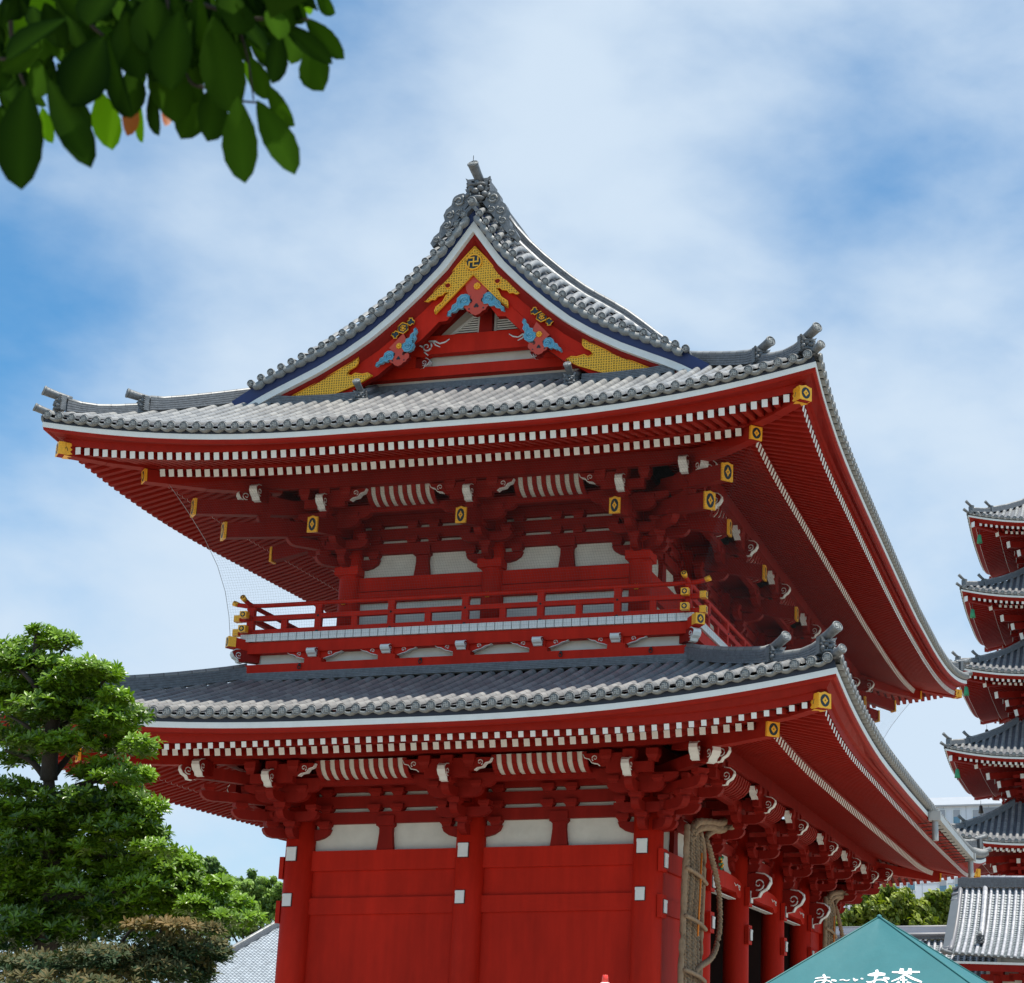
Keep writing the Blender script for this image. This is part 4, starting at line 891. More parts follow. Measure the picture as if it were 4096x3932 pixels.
# ---------------- balcony
bal = MB(); bal.mt(RED)
B = 1.2304
bal.bb((-8-1.0, -1.0, 10.72), (1.0, W+1.0, 10.84)); balo = bal.build('balcony', GATE)
mb = MB()
for k in 'SENW':
    A, T, N_, L_ = SS[k]; n = round((L_+2*B)/.192); st = (L_+2*B)/n
    for i in range(n):
        q = -B+(i+.5)*st; mb.mt(WHT); mb.box(A+T*q+N_*(B-.15)+Z*10.795, (st/2-.008, .15, .085), T, N_, Z)
    mb.mt(BLK); mb.box(A+T*(L_/2)+N_*(B-.17)+Z*10.79, (L_/2+B-.18, .15, .075), T, N_, Z)
mb.build('floor_board_ends', balo)
for k in 'SENW':
    A, T, N_, L_ = SS[k]
    mb = MB(); mb.mt(REDW); mb.box(A+T*(L_/2)+N_*1.08+Z*10.57, (L_/2+1.12, .1, .13), T, N_, Z); mb.build('edge_beam', balo)
    mb = MB(); mb.mt(REDW); mb.box(A+T*(L_/2)+N_*1.13+Z*10.085, (L_/2+1.19, .06, .10), T, N_, Z)
    mb.mt(NOSHI)
    for j in range(5): mb.box(A+T*(L_/2)+N_*(1.16+.012*j)+Z*(9.965-.04*j), (L_/2+1.16+.012*j, .1, .016), T, N_, Z)
    mb.mt(DISC); mb.box(A+T*(L_/2)+N_*1.15+Z*9.88, (L_/2+1.15, .1, .10), T, N_, Z)
    mb.build('sill_beam', balo)
    mb = MB(); mb.mt(PLA); mb.box(A+T*(L_/2)+N_*.9+Z*10.3, (L_/2+.9, .04, .25), T, N_, Z); mb.build('plaster_panel', balo)
    cs = [.54+1.745*i for i in range(5)] if k in 'SN' else [.54+(L_-1.08)*i/11 for i in range(12)]
    for q in cs:
        mb = MB(); c = A+T*q+N_*1.1; mb.mt(REDW); mb.box(c+Z*10.235-N_*.05, (.2, .14, .05), T, N_, Z); mb.box(c+Z*10.35-N_*.05, (.15, .13, .1), T, N_, Z)
        for sg in (-1, 1):
            pl = [(0, 10.28), (.22, 10.28), (.3, 10.31), (.42, 10.34), (.5, 10.39), (.6, 10.41), (.68, 10.46), (0, 10.46)]
            mb.mt(REDW); mb.prism(pl, c, T*sg, Z, N_, -.1, .02, side=WHT, sidx={1, 2, 3, 4, 5}); mb.mt(WHT, True); mb.tube([c+T*(sg*x)+Z*z+N_*.02 for x, z in pl[1:7]], .010, 4)
            spiral(mb, c+T*(sg*.36)+Z*10.40+N_*.025, T*sg, Z, .055, 1.2, .012, start=-.5)
        bo_ = mb.build('balcony_bracket', balo)
    for q in cs: mb = MB(); nose(mb, A+T*q+N_*1.1+Z*10.33, T, N_, w=.2, sc_=.62, h=.27); mb.build('carved_nose', balo)
    # handrail
    hr = MB(); o = 1.08; hr.mt(REDW)
    e = o+.20; up = [(-.52, .0), (-.3, -.035), (0, -.05)]
    for z, w_, h_ in ((10.945, .12, .115), (11.27, .11, .11)):
        hr.box(A+T*(L_/2)+N_*o+Z*z, (L_/2+o+.22, w_/2, h_/2), T, N_, Z)
        for sg, q in ((-1, -o-.22), (1, L_+o+.22)):
            p = A+T*q+N_*o+Z*z; q2 = p+T*(sg*.16)+Z*.02; hr.mt(REDW); hr.beam(p-T*(sg*.02), q2, w_*.98, h_*.98)
            gold_end(hr, q2+T*(sg*.004), T*sg, Z, w_+.05, h_+.04, sleeve=.13, cut=False, rnd=True); hr.mt(REDW)
    hr.mt(REDW, True)
    path = [A+T*q+N_*o+Z*z for q, z in [(-o-.46, 11.665), (-o-.34, 11.62), (-o-.15, 11.585), (-o+.3, 11.57), (L_+o-.3, 11.57), (L_+o+.15, 11.585), (L_+o+.34, 11.62), (L_+o+.46, 11.665)]]
    hr.tube(path, .052, 12)
    for P0, P1 in ((path[1], path[0]), (path[-2], path[-1])):
        d = (P1-P0).normalized(); hr.mt(GOLD, True); hr.tube([P1-d*.12, P1-d*.06, P1+d*.006], [.057, .06, .064], 14); hr.mt(NAVY); hr.disc(P1+d*.008, d, .045, 14); hr.mt(GOLD)
        X = d.cross(Z).normalized(); U = X.cross(d); hr.prism([(0, .03), (.025, 0), (0, -.03), (-.025, 0)], P1, X, U, d, .008, .014)
        hr.mt(NAVY); hr.tube([P1-d*(.03+.03*i)+U*(.03*sin(i*2))+X*(-.056) for i in range(4)], .006, 4)
    hr.build('handrail', balo)
    pn = (L_+2*o)/ (7 if k in 'SN' else 15); np_ = 7 if k in 'SN' else 15
    if k in 'SN': qs = [-o]+[.558+1.735*i for i in range(5)]+[L_+o]
    else: qs = [-o]+[.5+(L_-1.0)*i/11 for i in range(12)]+[L_+o]
    for i, q in enumerate(qs):
        if i == len(qs)-1: continue
        mb = MB(); mb.mt(REDW); c = A+T*q+N_*(o-.002); cw = .075 if i else .085
        mb.box(c+Z*11.17, (cw, .052, .33), T, N_, Z)
        R = [[c+T*(a*ww)+N_*(b*.06)+Z*z for a, b in ((-1, -1), (1, -1), (1, 1), (-1, 1))] for ww, z in ((cw, 11.33), (cw+.004, 11.36), (cw*.75, 11.40), (cw*.8, 11.44), (cw*1.15, 11.48), (cw*1.15, 11.53))]
        mb.rings(R)
        if 0 < i:
            mb.mt(BLK, True); mb.ball(c+N_*.055+Z*11.27, .028, n=8, m=4); mb.ball(c+N_*.062+Z*10.90, .04, n=8, m=4)
        mb.build('rail_post', balo)
        q2 = (q+qs[i+1])/2
        if True: 
            mb = MB(); mb.mt(REDW); mb.box(A+T*q2+N_*(o-.004)+Z*11.1, (.07, .045, .115), T, N_, Z); mb.build('rail_strut', balo)
# corner beam ends of the balcony
for sx, sy, cx, cy in ((1, -1, 0, 0), (-1, -1, -8, 0), (1, 1, 0, W), (-1, 1, -8, W)):
    d = V((sx, sy, 0)).normalized(); p = V((cx, cy, 0))+d*(1.42*sqrt(2)); mb = MB(); mb.mt(REDW)
    mb.beam(p-d*.75+Z*10.6, p+Z*10.68, .2, .24); gold_end(mb, p+Z*10.68+d*.004, d, Z, .22, .24, sleeve=.16, cut=False, rnd=True)
    nose(mb, p-d*.42+Z*10.27, Z.cross(d), d, w=.18, sc_=.85, h=.3); mb.build('corner_beam', balo)
# small iron rings on the sill beam
for q in (-7.75, -4.2, .3):
    for x in ([q] if q != -4.2 else [-4.9, -1.7]):
        mb = MB(); mb.mt(BLK, True); c = V((x, -1.21, 10.14)); mb.ball(c, .035, n=8, m=4); mb.tube([c+V((.035*cos(t*pi/6), -.02, -.05+.05*sin(t*pi/6))) for t in range(13)], .012, 5, False); mb.build('iron_ring', balo)
# ---------------- gutter on the north eave
GUT = mat('grey_gutter_metal', (.35, .36, .36), .45, metal=.3, var=.1)
mb = MB(); mb.mt(GUT); gy0, gy1 = 9.6, 19.0
xg = LOW.E+.10; 
n = 10
for i in range(n):
    ya = lerp(gy0, gy1, i/n); yb = lerp(gy0, gy1, (i+1)/n)-.02
    za = LOW.surf('E', ya, 0)-.26; zb__ = LOW.surf('E', yb, 0)-.26
    mb.beam(V((xg-.05, ya, za)), V((xg-.05, yb, zb__)), .24, .18)
for i in range(14):
    y = lerp(gy0+.2, gy1, i/13); z = LOW.surf('E', y, 0)-.3; mb.mt(BLK); mb.beam(V((xg, y, z-.1)), V((xg-.75, y, z-.16)), .03, .02)
mb.mt(GUT)
for y in (gy0, gy1):
    z = LOW.surf('E', y, 0)-.3; mb.bb((xg-.2, y-.12, z-.1), (xg+.12, y+.12, z+.14)); mb.cyl(V((xg-.04, y, z-.1)), V((xg-.04, y, z-.62)), .085)
mb.build('gutter', ROOFPART['lower_roof'])
# ------------------------------------------------------------ giant straw sandals on the north face
STRAW = mat('straw_rope', (.30, .21, .13), .85, var=.25, vscale=8, bump=.4, bscale=80)
STRAWD = mat('straw_weave', (.24, .18, .12), .9, var=.3, vscale=10, bump=.5, bscale=60)
ORG = mat('orange_cord', (.75, .22, .02), .6)
def rope(mb, path, r, pitch=.35, m=None, strands=3):
    path = [V(p) for p in path]; D = [0]
    for a, b in zip(path, path[1:]): D.append(D[-1]+(b-a).length)
    n = max(6, int(D[-1]/.055)); S_ = []
    def at(s):
        for i in range(len(D)-1):
            if s <= D[i+1] or i == len(D)-2:
                return path[i].lerp(path[i+1], (s-D[i])/(D[i+1]-D[i]))
    mb.mt(m or STRAW, True)
    for k in range(strands):
        P_ = []
        for i in range(n+1):
            s = D[-1]*i/n; p = at(s); q = at(min(D[-1], s+.05)); q0 = at(max(0, s-.05)); d = (q-q0).normalized(); X = d.cross(V((1, .2, 0))).normalized(); U = X.cross(d)
            a = 2*pi*(s/pitch+k/strands); P_.append(p+X*(r*.52*cos(a))+U*(r*.52*sin(a)))
        mb.tube(P_, r*.55, 6)
def smooth_path(P, n=6):
    P = [V(p) for p in P]; out = []
    for i in range(len(P)-1):
        p0 = P[max(i-1, 0)]; p1 = P[i]; p2 = P[i+1]; p3 = P[min(i+2, len(P)-1)]
        for j in range(n):
            t = j/n; out.append(.5*((2*p1)+(p2-p0)*t+(2*p0-5*p1+4*p2-p3)*t*t+(3*p1-p0-3*p2+p3)*t**3))
    out.append(P[-1]); return out
def sandal(y0, label):
    TH = thing('giant_straw_sandal', (.6, y0+1.7, 1.9), label, 'straw sandal', 'giant straw sandals hung on the gate')
    x = .58
    mb = MB(); P_ = smooth_path([(x+.12, y0+.55, 6.62), (x+.16, y0+.36, 6.2), (x+.14, y0+.32, 5.4), (x+.12, y0+.34, 4.5), (x+.1, y0+.3, 3.4), (x+.1, y0+.36, 2.0)])
    mb.mt(STRAW, True); mb.tube(P_, [.062+.008*(i % 2) for i in range(len(P_))], 10); P2 = [V((p.x, 2*(y0+1.12)-p.y, p.z)) for p in P_]; mb.tube(P2, [.05+.006*(i % 2) for i in range(len(P_))], 10)
    mb.build('edge_roll', TH)
    for i in range(6):
        y = y0+.58+.22*i; mb = MB(); rope(mb, smooth_path([(x+.1, y, 6.6-.05*abs(i-3)), (x+.13, y+.03*sin(i), 5.6), (x+.08, y-.03, 4.4), (x+.11, y+.02, 3.1), (x+.1, y, 2.0)]), .078 if i % 2 else .062, .26, STRAWD if i % 2 else STRAW); mb.build('woven_strand', TH)
    for z in (5.62, 4.62, 3.5):
        mb = MB(); mb.mt(STRAW, True); p = smooth_path([(x+.2, y0+.25, z+.05), (x+.26, y0+.7, z), (x+.26, y0+1.3, z-.05), (x+.2, y0+2.0, z-.12)]); mb.tube(p, [.042+.008*(i % 2) for i in range(len(p))], 8); mb.build('cross_tie', TH)
    for k, (za, zb_) in enumerate(((7.42, 6.75), (7.3, 6.6))):
        mb = MB(); rope(mb, smooth_path([(x+.1, y0+.9, zb_-.3), (x+.15, y0+1.2, zb_), (x+.12, y0+2.4, zb_+.18+.05*k), (x+.08, y0+3.6, zb_+.32), (x+.05, y0+4.6+.4*k, za-.1)]), .095, .3); mb.build('hanging_rope', TH)
    mb = MB(); rope(mb, smooth_path([(x+.1, y0+3.7, 7.0), (x+.1, y0+2.3, 6.6), (x+.2, y0+2.2, 6.3), (x+.25, y0+2.7, 5.7), (x+.25, y0+3.0, 5.2), (x+.25, y0+3.0, 4.5), (x+.22, y0+2.5, 3.95), (x+.15, y0+1.4, 3.6), (x+.12, y0+1.1, 3.2)]), .072, .26); mb.build('thong_loop', TH)
    mb = MB(); mb.mt(ORG, True); mb.tube([V((x+.27, y0+1.25, 6.1)), V((x+.26, y0+1.2, 5.2)), V((x+.25, y0+1.1, 4.3))], .022, 6); mb.build('orange_cord', TH)
sandal(0.0, 'giant straw sandal with orange cord hanging beside the near corner pillar of the gate')
sandal(YS[4]-.1, 'giant straw sandal hanging beside the farthest pillar of the gate, partly above the teal canopy')

# ------------------------------------------------------------ bird netting
NET = bpy.data.materials.new('bird_net_mesh'); NET.use_nodes = True; n = NET.node_tree.nodes; l = NET.node_tree.links; b = n['Principled BSDF']
uv = n.new('ShaderNodeUVMap'); sp = n.new('ShaderNodeSeparateXYZ'); l.new(uv.outputs[0], sp.inputs[0])
def _m(op, a, c=None):
    q = n.new('ShaderNodeMath'); q.operation = op
    for i, x in enumerate((a, c)):
        if x is None: continue
        if isinstance(x, (int, float)): q.inputs[i].default_value = x
        else: l.new(x, q.inputs[i])
    return q.outputs[0]
la = _m('LESS_THAN', _m('FRACT', _m('MULTIPLY', sp.outputs[0], 1/.06)), .035); lb = _m('LESS_THAN', _m('FRACT', _m('MULTIPLY', sp.outputs[1], 1/.06)), .035)
l.new(_m('MAXIMUM', la, lb), b.inputs['Alpha']); b.inputs['Base Color'].default_value = (.06, .07, .08, 1); b.inputs['Roughness'].default_value = .6
def netsheet(mb, rows_):
    prev = None; v0 = 0
    for j, r in enumerate(rows_):
        if j: v0 += (r[0]-rows_[j-1][0]).length
        u = [0]
        for a, c in zip(r, r[1:]): u.append(u[-1]+(c-a).length)
        b_ = mb.pts(r, [(x+.001, v0+.001) for x in u])
        if prev is not None:
            for i in range(len(r)-1): mb.face((prev+i, b_+i, b_+i+1, prev+i+1))
        prev = b_
mb = MB(); mb.mt(NET)
rowsS = []
for j in range(7):
    t = j/6; o = lerp(2.75, 1.3, t)-.25*sin(pi*t); z = lerp(13.98, 10.72, t); rowsS.append([V((x, -o, z)) for x in [lerp(-8-lerp(2.4, 1.42, t)+.28*sin(pi*t), lerp(2.7, 1.3, t)-.1*sin(pi*t), i/20) for i in range(21)]])
netsheet(mb, rowsS)
rowsE = []
for j in range(7):
    t = j/6; o = lerp(2.75, 1.3, t)-.25*sin(pi*t); z = lerp(13.98, 10.72, t); rowsE.append([V((o, y, z)) for y in [lerp(-lerp(2.7, 1.3, t)+.1*sin(pi*t), W+lerp(2.7, 1.4, t)-.28*sin(pi*t), i/20) for i in range(21)]])
netsheet(mb, rowsE)
o = mb.build('bird_net'); tag(o, 'fine bird netting draped from the upper eaves down to the balcony of the gate', 'netting')
mb = MB(); mb.mt(MT['grey_gutter_metal'], True); mb.tube([r[0] for r in rowsS], .006, 5); mb.build('edge_cord', o); mb = MB(); mb.mt(MT['grey_gutter_metal'], True); mb.tube([r[-1] for r in rowsE], .006, 5); mb.build('edge_cord', o)

# ------------------------------------------------------------ ground
mb = MB(); mb.mt(mat('pale_paving', (.32, .28, .225), .85, var=.12, vscale=.6)); mb.poly([V((-900, -200, 0)), V((900, -200, 0)), V((900, 1500, 0)), V((-900, 1500, 0))]); mb.build('ground', kind='structure')
# ------------------------------------------------------------ helpers for things placed at their distance
def onp(u, v, y):                            # point on the upright plane y = const seen at photo pixel (u, v)
    d = pix(u, v, 1)-CAM; return CAM+d*((y-CAM.y)/d.y)
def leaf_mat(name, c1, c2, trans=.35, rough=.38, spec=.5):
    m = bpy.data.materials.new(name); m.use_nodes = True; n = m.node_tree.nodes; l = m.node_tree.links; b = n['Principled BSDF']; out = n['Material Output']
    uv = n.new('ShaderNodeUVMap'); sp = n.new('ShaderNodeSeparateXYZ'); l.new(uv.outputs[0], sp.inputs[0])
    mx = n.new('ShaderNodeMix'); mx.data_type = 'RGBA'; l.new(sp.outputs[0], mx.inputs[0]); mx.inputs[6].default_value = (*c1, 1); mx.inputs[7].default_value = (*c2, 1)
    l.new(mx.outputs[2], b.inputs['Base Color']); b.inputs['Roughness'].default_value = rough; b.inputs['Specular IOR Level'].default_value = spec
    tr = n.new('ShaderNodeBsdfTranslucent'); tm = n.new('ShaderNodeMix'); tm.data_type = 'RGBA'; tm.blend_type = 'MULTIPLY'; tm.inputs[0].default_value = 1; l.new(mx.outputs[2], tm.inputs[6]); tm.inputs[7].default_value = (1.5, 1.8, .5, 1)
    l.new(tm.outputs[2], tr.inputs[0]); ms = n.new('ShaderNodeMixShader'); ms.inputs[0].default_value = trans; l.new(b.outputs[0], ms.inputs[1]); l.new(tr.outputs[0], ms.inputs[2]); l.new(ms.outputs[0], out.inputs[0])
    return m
LEAF = leaf_mat('glossy_evergreen_leaf', (.008, .030, .004), (.20, .34, .018), .22, .34)
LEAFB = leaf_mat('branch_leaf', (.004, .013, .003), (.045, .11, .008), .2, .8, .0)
LEAFG = leaf_mat('backlit_leaf', (.06, .14, .008), (.11, .24, .010), .5, .8, .0)  # lighter twin of the branch leaf; backlight put into its colour
LEAFR = leaf_mat('rusty_leaf', (.28, .06, .02), (.35, .10, .03), .35, .5)
LEAFF = leaf_mat('far_leaf', (.03, .085, .02), (.22, .34, .05), .2, .5)
LEAFY = leaf_mat('olive_leaf', (.05, .09, .01), (.26, .30, .02), .2, .5)
LEAFD = leaf_mat('dry_leaf', (.014, .042, .008), (.21, .12, .03), .15, .7)
BARK = mat('dark_bark', (.035, .028, .022), .9, var=.3, vscale=6, bump=.5, bscale=40)
rnd = random.Random(3)
def leafquad(mb, p, d, n, l_, w_, u):
    """one folded leaf: base p, direction d, surface normal n"""
    s = d.cross(n).normalized(); n2 = s.cross(d).normalized(); uv = [(u, .1)]*6
    h = n2*(w_*.14); q1 = p+d*(l_*.34); q2 = p+d*(l_*.72)-n2*(l_*.05)
    i = mb.pts([p, q1+s*(w_*.42)+h, q2+s*(w_*.46)+h, p+d*l_-n2*(l_*.13), q2-s*(w_*.46)+h, q1-s*(w_*.42)+h, q1, q2], [(u, .1)]*8)
    for f_ in ((0, 1, 6), (1, 2, 7, 6), (2, 3, 7), (0, 6, 5), (6, 7, 4, 5), (7, 3, 4)): mb.face([i+x for x in f_])
def rosette(mb, p, up, l_, n_, rg, u0, du=.3, spread=.75):
    up = up.normalized(); X = up.cross(V((.3, .8, .1))).normalized(); Y = up.cross(X); a0 = rg.random()*6.28
    for i in range(n_):
        a = a0+i*2*pi/n_+rg.uniform(-.3, .3); el = spread+rg.uniform(-.45, .45); r = X*cos(a)+Y*sin(a)
        d = (r*cos(el*.9)+up*sin(el*.9)*.8).normalized(); n = (up-d*up.dot(d)).normalized(); ll = l_*rg.uniform(.7, 1.15)
        leafquad(mb, p+r*.01, d, n, ll, ll*.34, max(0, min(1, u0+rg.uniform(-du, du))))
# ---------------- foreground branch (blurred, close to the camera)
BR = thing('leafy_branch', pix(300, -400, 2.9), 'dark leafy branch hanging into the top left corner against the sky', 'branch')
def bigleaf(mb, p0, p1, wid, m, u, facing, fold=.25, serr=True):
    d = (p1-p0); L_ = d.length; d.normalize(); s = d.cross(facing).normalized(); n = s.cross(d).normalized(); N_ = 12; mb.mt(m, True)
    Ls, Ms, Rs = [], [], []
    for i in range(N_+1):
        t = i/N_; w_ = wid/2*1.18*(sin(pi*min(1, t**1.2*1.0))**.62)*(.78+.3*t)+.0004
        if serr and i % 2 and .3 < t < .95: w_ *= 1.05
        c = p0+d*(L_*t)-n*(L_*.10*t*t); Ms.append(c); Ls.append(c+s*w_+n*(w_*fold)); Rs.append(c-s*w_+n*(w_*fold))
    uv = [(u, .1)]*(N_+1); a = mb.pts(Ls, uv); b = mb.pts(Ms, [(min(1, u+.25), .1)]*(N_+1)); c = mb.pts(Rs, uv)
    for i in range(N_): mb.face((a+i, a+i+1, b+i+1, b+i)); mb.face((b+i, b+i+1, c+i+1, c+i))
q = .7143
LV = [((380, 100), (20, 300), 230, 0, 2.6), ((20, 190), (310, 30), 170, 1, 3.1), ((575, 200), (400, 580), 230, 0, 2.6), ((600, 190), (690, 650), 230, 0, 2.65), ((150, 470), (90, 1035), 250, .1, 2.5),
      ((270, 440), (500, 905), 170, .1, 2.6), ((560, 510), (622, 815), 140, .9, 3.0), ((735, 510), (730, 745), 95, 'r', 2.9), ((790, 590), (775, 785), 70, .9, 3.1), ((850, 480), (862, 745), 100, .1, 2.8), ((930, 560), (938, 690), 60, 'r', 3),
      ((1000, 60), (940, 480), 230, .15, 2.6), ((1190, 90), (1290, 610), 220, .35, 2.75), ((880, 270), (1000, 665), 210, .4, 2.8), ((1120, 470), (1030, 765), 170, .35, 2.9), ((1200, 480), (1180, 775), 170, .2, 2.8),
      ((1330, 540), (1355, 1000), 180, .5, 2.7), ((1440, 560), (1650, 945), 160, .5, 2.8), ((1490, 470), (1620, 700), 120, .6, 2.9), ((1560, 170), (1540, 450), 120, .1, 2.8), ((1730, 250), (1790, 492), 180, .6, 2.9),
      ((1710, 100), (1905, 315), 110, .4, 2.9), ((1570, 120), (1842, 335), 100, .1, 2.8), ((1385, 190), (1520, 375), 100, .3, 3), ((1770, -30), (1856, 70), 90, .5, 3), ((1400, 320), (1490, 540), 120, .7, 3), ((1220, 60), (1290, 230), 70, 1, 3.2),
      ((1370, 330), (1450, 510), 60, 1, 3.2), ((235, 600), (275, 785), 80, .8, 3.1), ((240, 380), (380, 590), 60, 1, 3.2), ((440, 100), (440, 280), 140, .9, 3.2), ((100, 330), (180, 470), 110, .8, 3.2), ((20, 330), (60, 600), 110, .5, 3), ((380, 560), (480, 740), 150, .1, 2.8),
      ((700, 60), (780, 420), 210, .1, 2.7), ((850, -40), (860, 300), 220, .15, 2.7), ((750, 400), (720, 640), 160, .2, 2.8), ((650, -80), (480, 120), 240, .05, 2.7), ((300, -60), (560, 60), 200, .1, 2.8), ((1100, -60), (1130, 260), 220, .35, 2.8), ((1040, 300), (1100, 560), 170, .35, 2.9),
      ((1300, -40), (1330, 170), 200, .2, 2.8), ((1500, -60), (1480, 130), 160, .5, 2.9), ((1560, -40), (1700, 110), 130, .4, 2.9), ((1640, -60), (1740, 60), 80, .9, 3.1), ((1650, 140), (1640, 340), 120, .5, 2.95), ((1250, 250), (1200, 480), 170, .35, 2.9), ((150, 450), (60, 600), 120, .3, 2.9), ((960, -80), (1010, 80), 160, .05, 2.7), ((-40, 560), (40, 800), 120, .2, 2.8)]
for i in range(210):
    x = rnd.uniform(-60, 1560); y = rnd.uniform(-120, 420-.10*x if x < 1300 else 100); a_ = rnd.gauss(.1, .5); ln_ = rnd.uniform(130, 280)
    LV.append(((x, y), (x+ln_*sin(a_), y+ln_*cos(a_)), rnd.uniform(80, 135), rnd.choice([0, 0, 0, .05, .1, .2, .4, .6]), rnd.uniform(2.75, 3.4)))
for (a, b, wd, sh, dp) in LV:
    mb = MB(); p0 = pix(a[0]*q, a[1]*q, dp); p1 = pix(b[0]*q, b[1]*q, dp*.985); fc = (-FW*.55+Z*rnd.uniform(-.6, .3)+RT*rnd.uniform(-.7, .7)).normalized()
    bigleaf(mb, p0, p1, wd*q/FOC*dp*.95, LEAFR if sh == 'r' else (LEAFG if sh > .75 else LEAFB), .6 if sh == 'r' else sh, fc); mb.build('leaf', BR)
mb = MB(); mb.mt(BARK, True)
for P_, r0 in (([(300, -500), (400, -100), (500, 120), (580, 200)], .006), ([(100, -300), (60, 100), (90, 340), (140, 480)], .005), ([(700, -400), (1000, -50), (1250, 60), (1420, 105), (1600, 95), (1730, 110)], .005), ([(900, -200), (980, 200), (1060, 450), (1200, 500), (1330, 560), (1450, 575)], .004), ([(0, 330), (90, 330), (180, 320)], .003), ([(1300, 60), (1380, 300), (1420, 560)], .003)):
    pp = smooth_path([pix(x*q, y*q, 2.85) for x, y in P_], 5); mb.tube(pp, [r0*(1-.6*i/len(pp)) for i in range(len(pp))], 7)
mb.build('twig', BR)
mb = MB(); mb.mt(LEAFB)                      # more leaves of the same branch, out of frame, shading the ones in view
for i in range(170):
    p = pix(rnd.uniform(-900, 1500), rnd.uniform(-1600, -150), rnd.uniform(2.4, 3.6)); a = rnd.uniform(0, 6.28)
    leafquad(mb, p, V((cos(a), sin(a), rnd.uniform(-.6, .1))).normalized(), Z, .15, .08, rnd.random()*.5)
mb.build('upper_foliage', BR, kind='stuff')

# ---------------- big evergreen at the left
def tree_from(name, label, cat, base, trunk_paths, pads, ln, m, group=None, nper=8, dens=1.0, shade=.0, seed=1, leafn=9, up=.7, kindname='crown'):
    T = thing(name, base, label, cat, group); rg = random.Random(seed)
    mb = MB(); mb.mt(BARK, True)
    for pts_, r0 in trunk_paths:
        pp = smooth_path(pts_, 5); n = len(pp); mb.tube(pp, [r0*(1-.72*i/n) for i in range(n)], 8)
    mb.build('trunk', T)
    mb = MB(); mb.mt(m)
    for (c, rx, rz, cnt, tone) in pads:
        for i in range(int(cnt*dens)):
            a = rg.random()*6.28; rr = sqrt(rg.random()); zz = rg.uniform(-1, 1); r2 = sqrt(max(0, 1-zz*zz*.9))*rr
            p = c+V((rx*r2*cos(a), rx*r2*sin(a), rz*zz*(.4+.6*rr)))
            t = tone+TONE+.28*(p.z-c.z)/rz  # tone climbs to each pad's top, painting light into the leaf colour
            u = (V((cos(a)*rr, sin(a)*rr, up+.4*rg.random()))).normalized()
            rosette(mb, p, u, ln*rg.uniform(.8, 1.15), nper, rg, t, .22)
    mb.build(kindname, T); return T
dT = 20.0; TONE = .0
def ux(px_): return px_/FOC*dT
pads = []; rg = random.Random(11)
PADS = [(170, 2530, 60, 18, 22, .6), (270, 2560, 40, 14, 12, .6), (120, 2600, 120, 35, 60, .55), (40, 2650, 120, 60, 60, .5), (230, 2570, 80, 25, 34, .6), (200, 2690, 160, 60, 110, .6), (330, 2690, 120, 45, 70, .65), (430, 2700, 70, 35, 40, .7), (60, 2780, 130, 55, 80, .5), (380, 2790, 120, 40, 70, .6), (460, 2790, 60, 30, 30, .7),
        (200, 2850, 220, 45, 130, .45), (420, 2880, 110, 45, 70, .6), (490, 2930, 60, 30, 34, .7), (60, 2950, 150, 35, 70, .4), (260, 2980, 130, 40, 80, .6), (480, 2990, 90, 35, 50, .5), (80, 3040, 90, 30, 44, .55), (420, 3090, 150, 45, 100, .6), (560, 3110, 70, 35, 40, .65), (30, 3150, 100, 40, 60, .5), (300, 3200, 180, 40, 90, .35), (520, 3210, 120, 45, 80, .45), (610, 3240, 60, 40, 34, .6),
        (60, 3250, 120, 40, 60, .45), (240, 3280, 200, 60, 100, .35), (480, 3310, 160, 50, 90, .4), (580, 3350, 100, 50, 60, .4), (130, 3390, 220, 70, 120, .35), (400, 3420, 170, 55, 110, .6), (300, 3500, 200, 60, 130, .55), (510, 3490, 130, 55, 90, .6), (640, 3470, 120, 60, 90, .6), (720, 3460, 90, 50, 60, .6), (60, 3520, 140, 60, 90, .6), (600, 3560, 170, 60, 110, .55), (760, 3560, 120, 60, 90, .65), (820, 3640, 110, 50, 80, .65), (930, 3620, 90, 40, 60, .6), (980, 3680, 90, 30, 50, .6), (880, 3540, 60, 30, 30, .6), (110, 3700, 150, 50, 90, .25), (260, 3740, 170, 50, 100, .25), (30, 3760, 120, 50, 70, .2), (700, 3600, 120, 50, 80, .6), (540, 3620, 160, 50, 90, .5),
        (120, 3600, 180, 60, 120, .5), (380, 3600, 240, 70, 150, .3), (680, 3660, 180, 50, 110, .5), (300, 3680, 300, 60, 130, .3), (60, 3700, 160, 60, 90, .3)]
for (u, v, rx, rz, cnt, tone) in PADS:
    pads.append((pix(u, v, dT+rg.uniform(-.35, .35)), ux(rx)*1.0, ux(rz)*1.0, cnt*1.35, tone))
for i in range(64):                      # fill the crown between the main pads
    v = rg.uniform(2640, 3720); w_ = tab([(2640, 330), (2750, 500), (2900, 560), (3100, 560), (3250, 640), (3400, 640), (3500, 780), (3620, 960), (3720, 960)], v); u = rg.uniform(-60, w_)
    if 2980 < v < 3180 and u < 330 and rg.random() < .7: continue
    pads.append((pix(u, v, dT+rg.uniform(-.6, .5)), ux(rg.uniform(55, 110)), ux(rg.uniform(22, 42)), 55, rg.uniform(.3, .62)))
for (u, v, r_) in ((150, 2760, 180), (150, 2900, 200), (250, 3320, 260), (450, 3560, 330), (100, 3500, 250), (600, 3640, 300), (200, 3700, 330), (300, 3820, 400), (650, 3780, 280)): pads.append((pix(u, v, dT+1.3), ux(r_), ux(r_*.5), 200, .12))  # dark pads behind put the crown's inner shade into leaf colour
tb = pix(190, 3100, dT); gbase = V((tb.x, tb.y, 0))
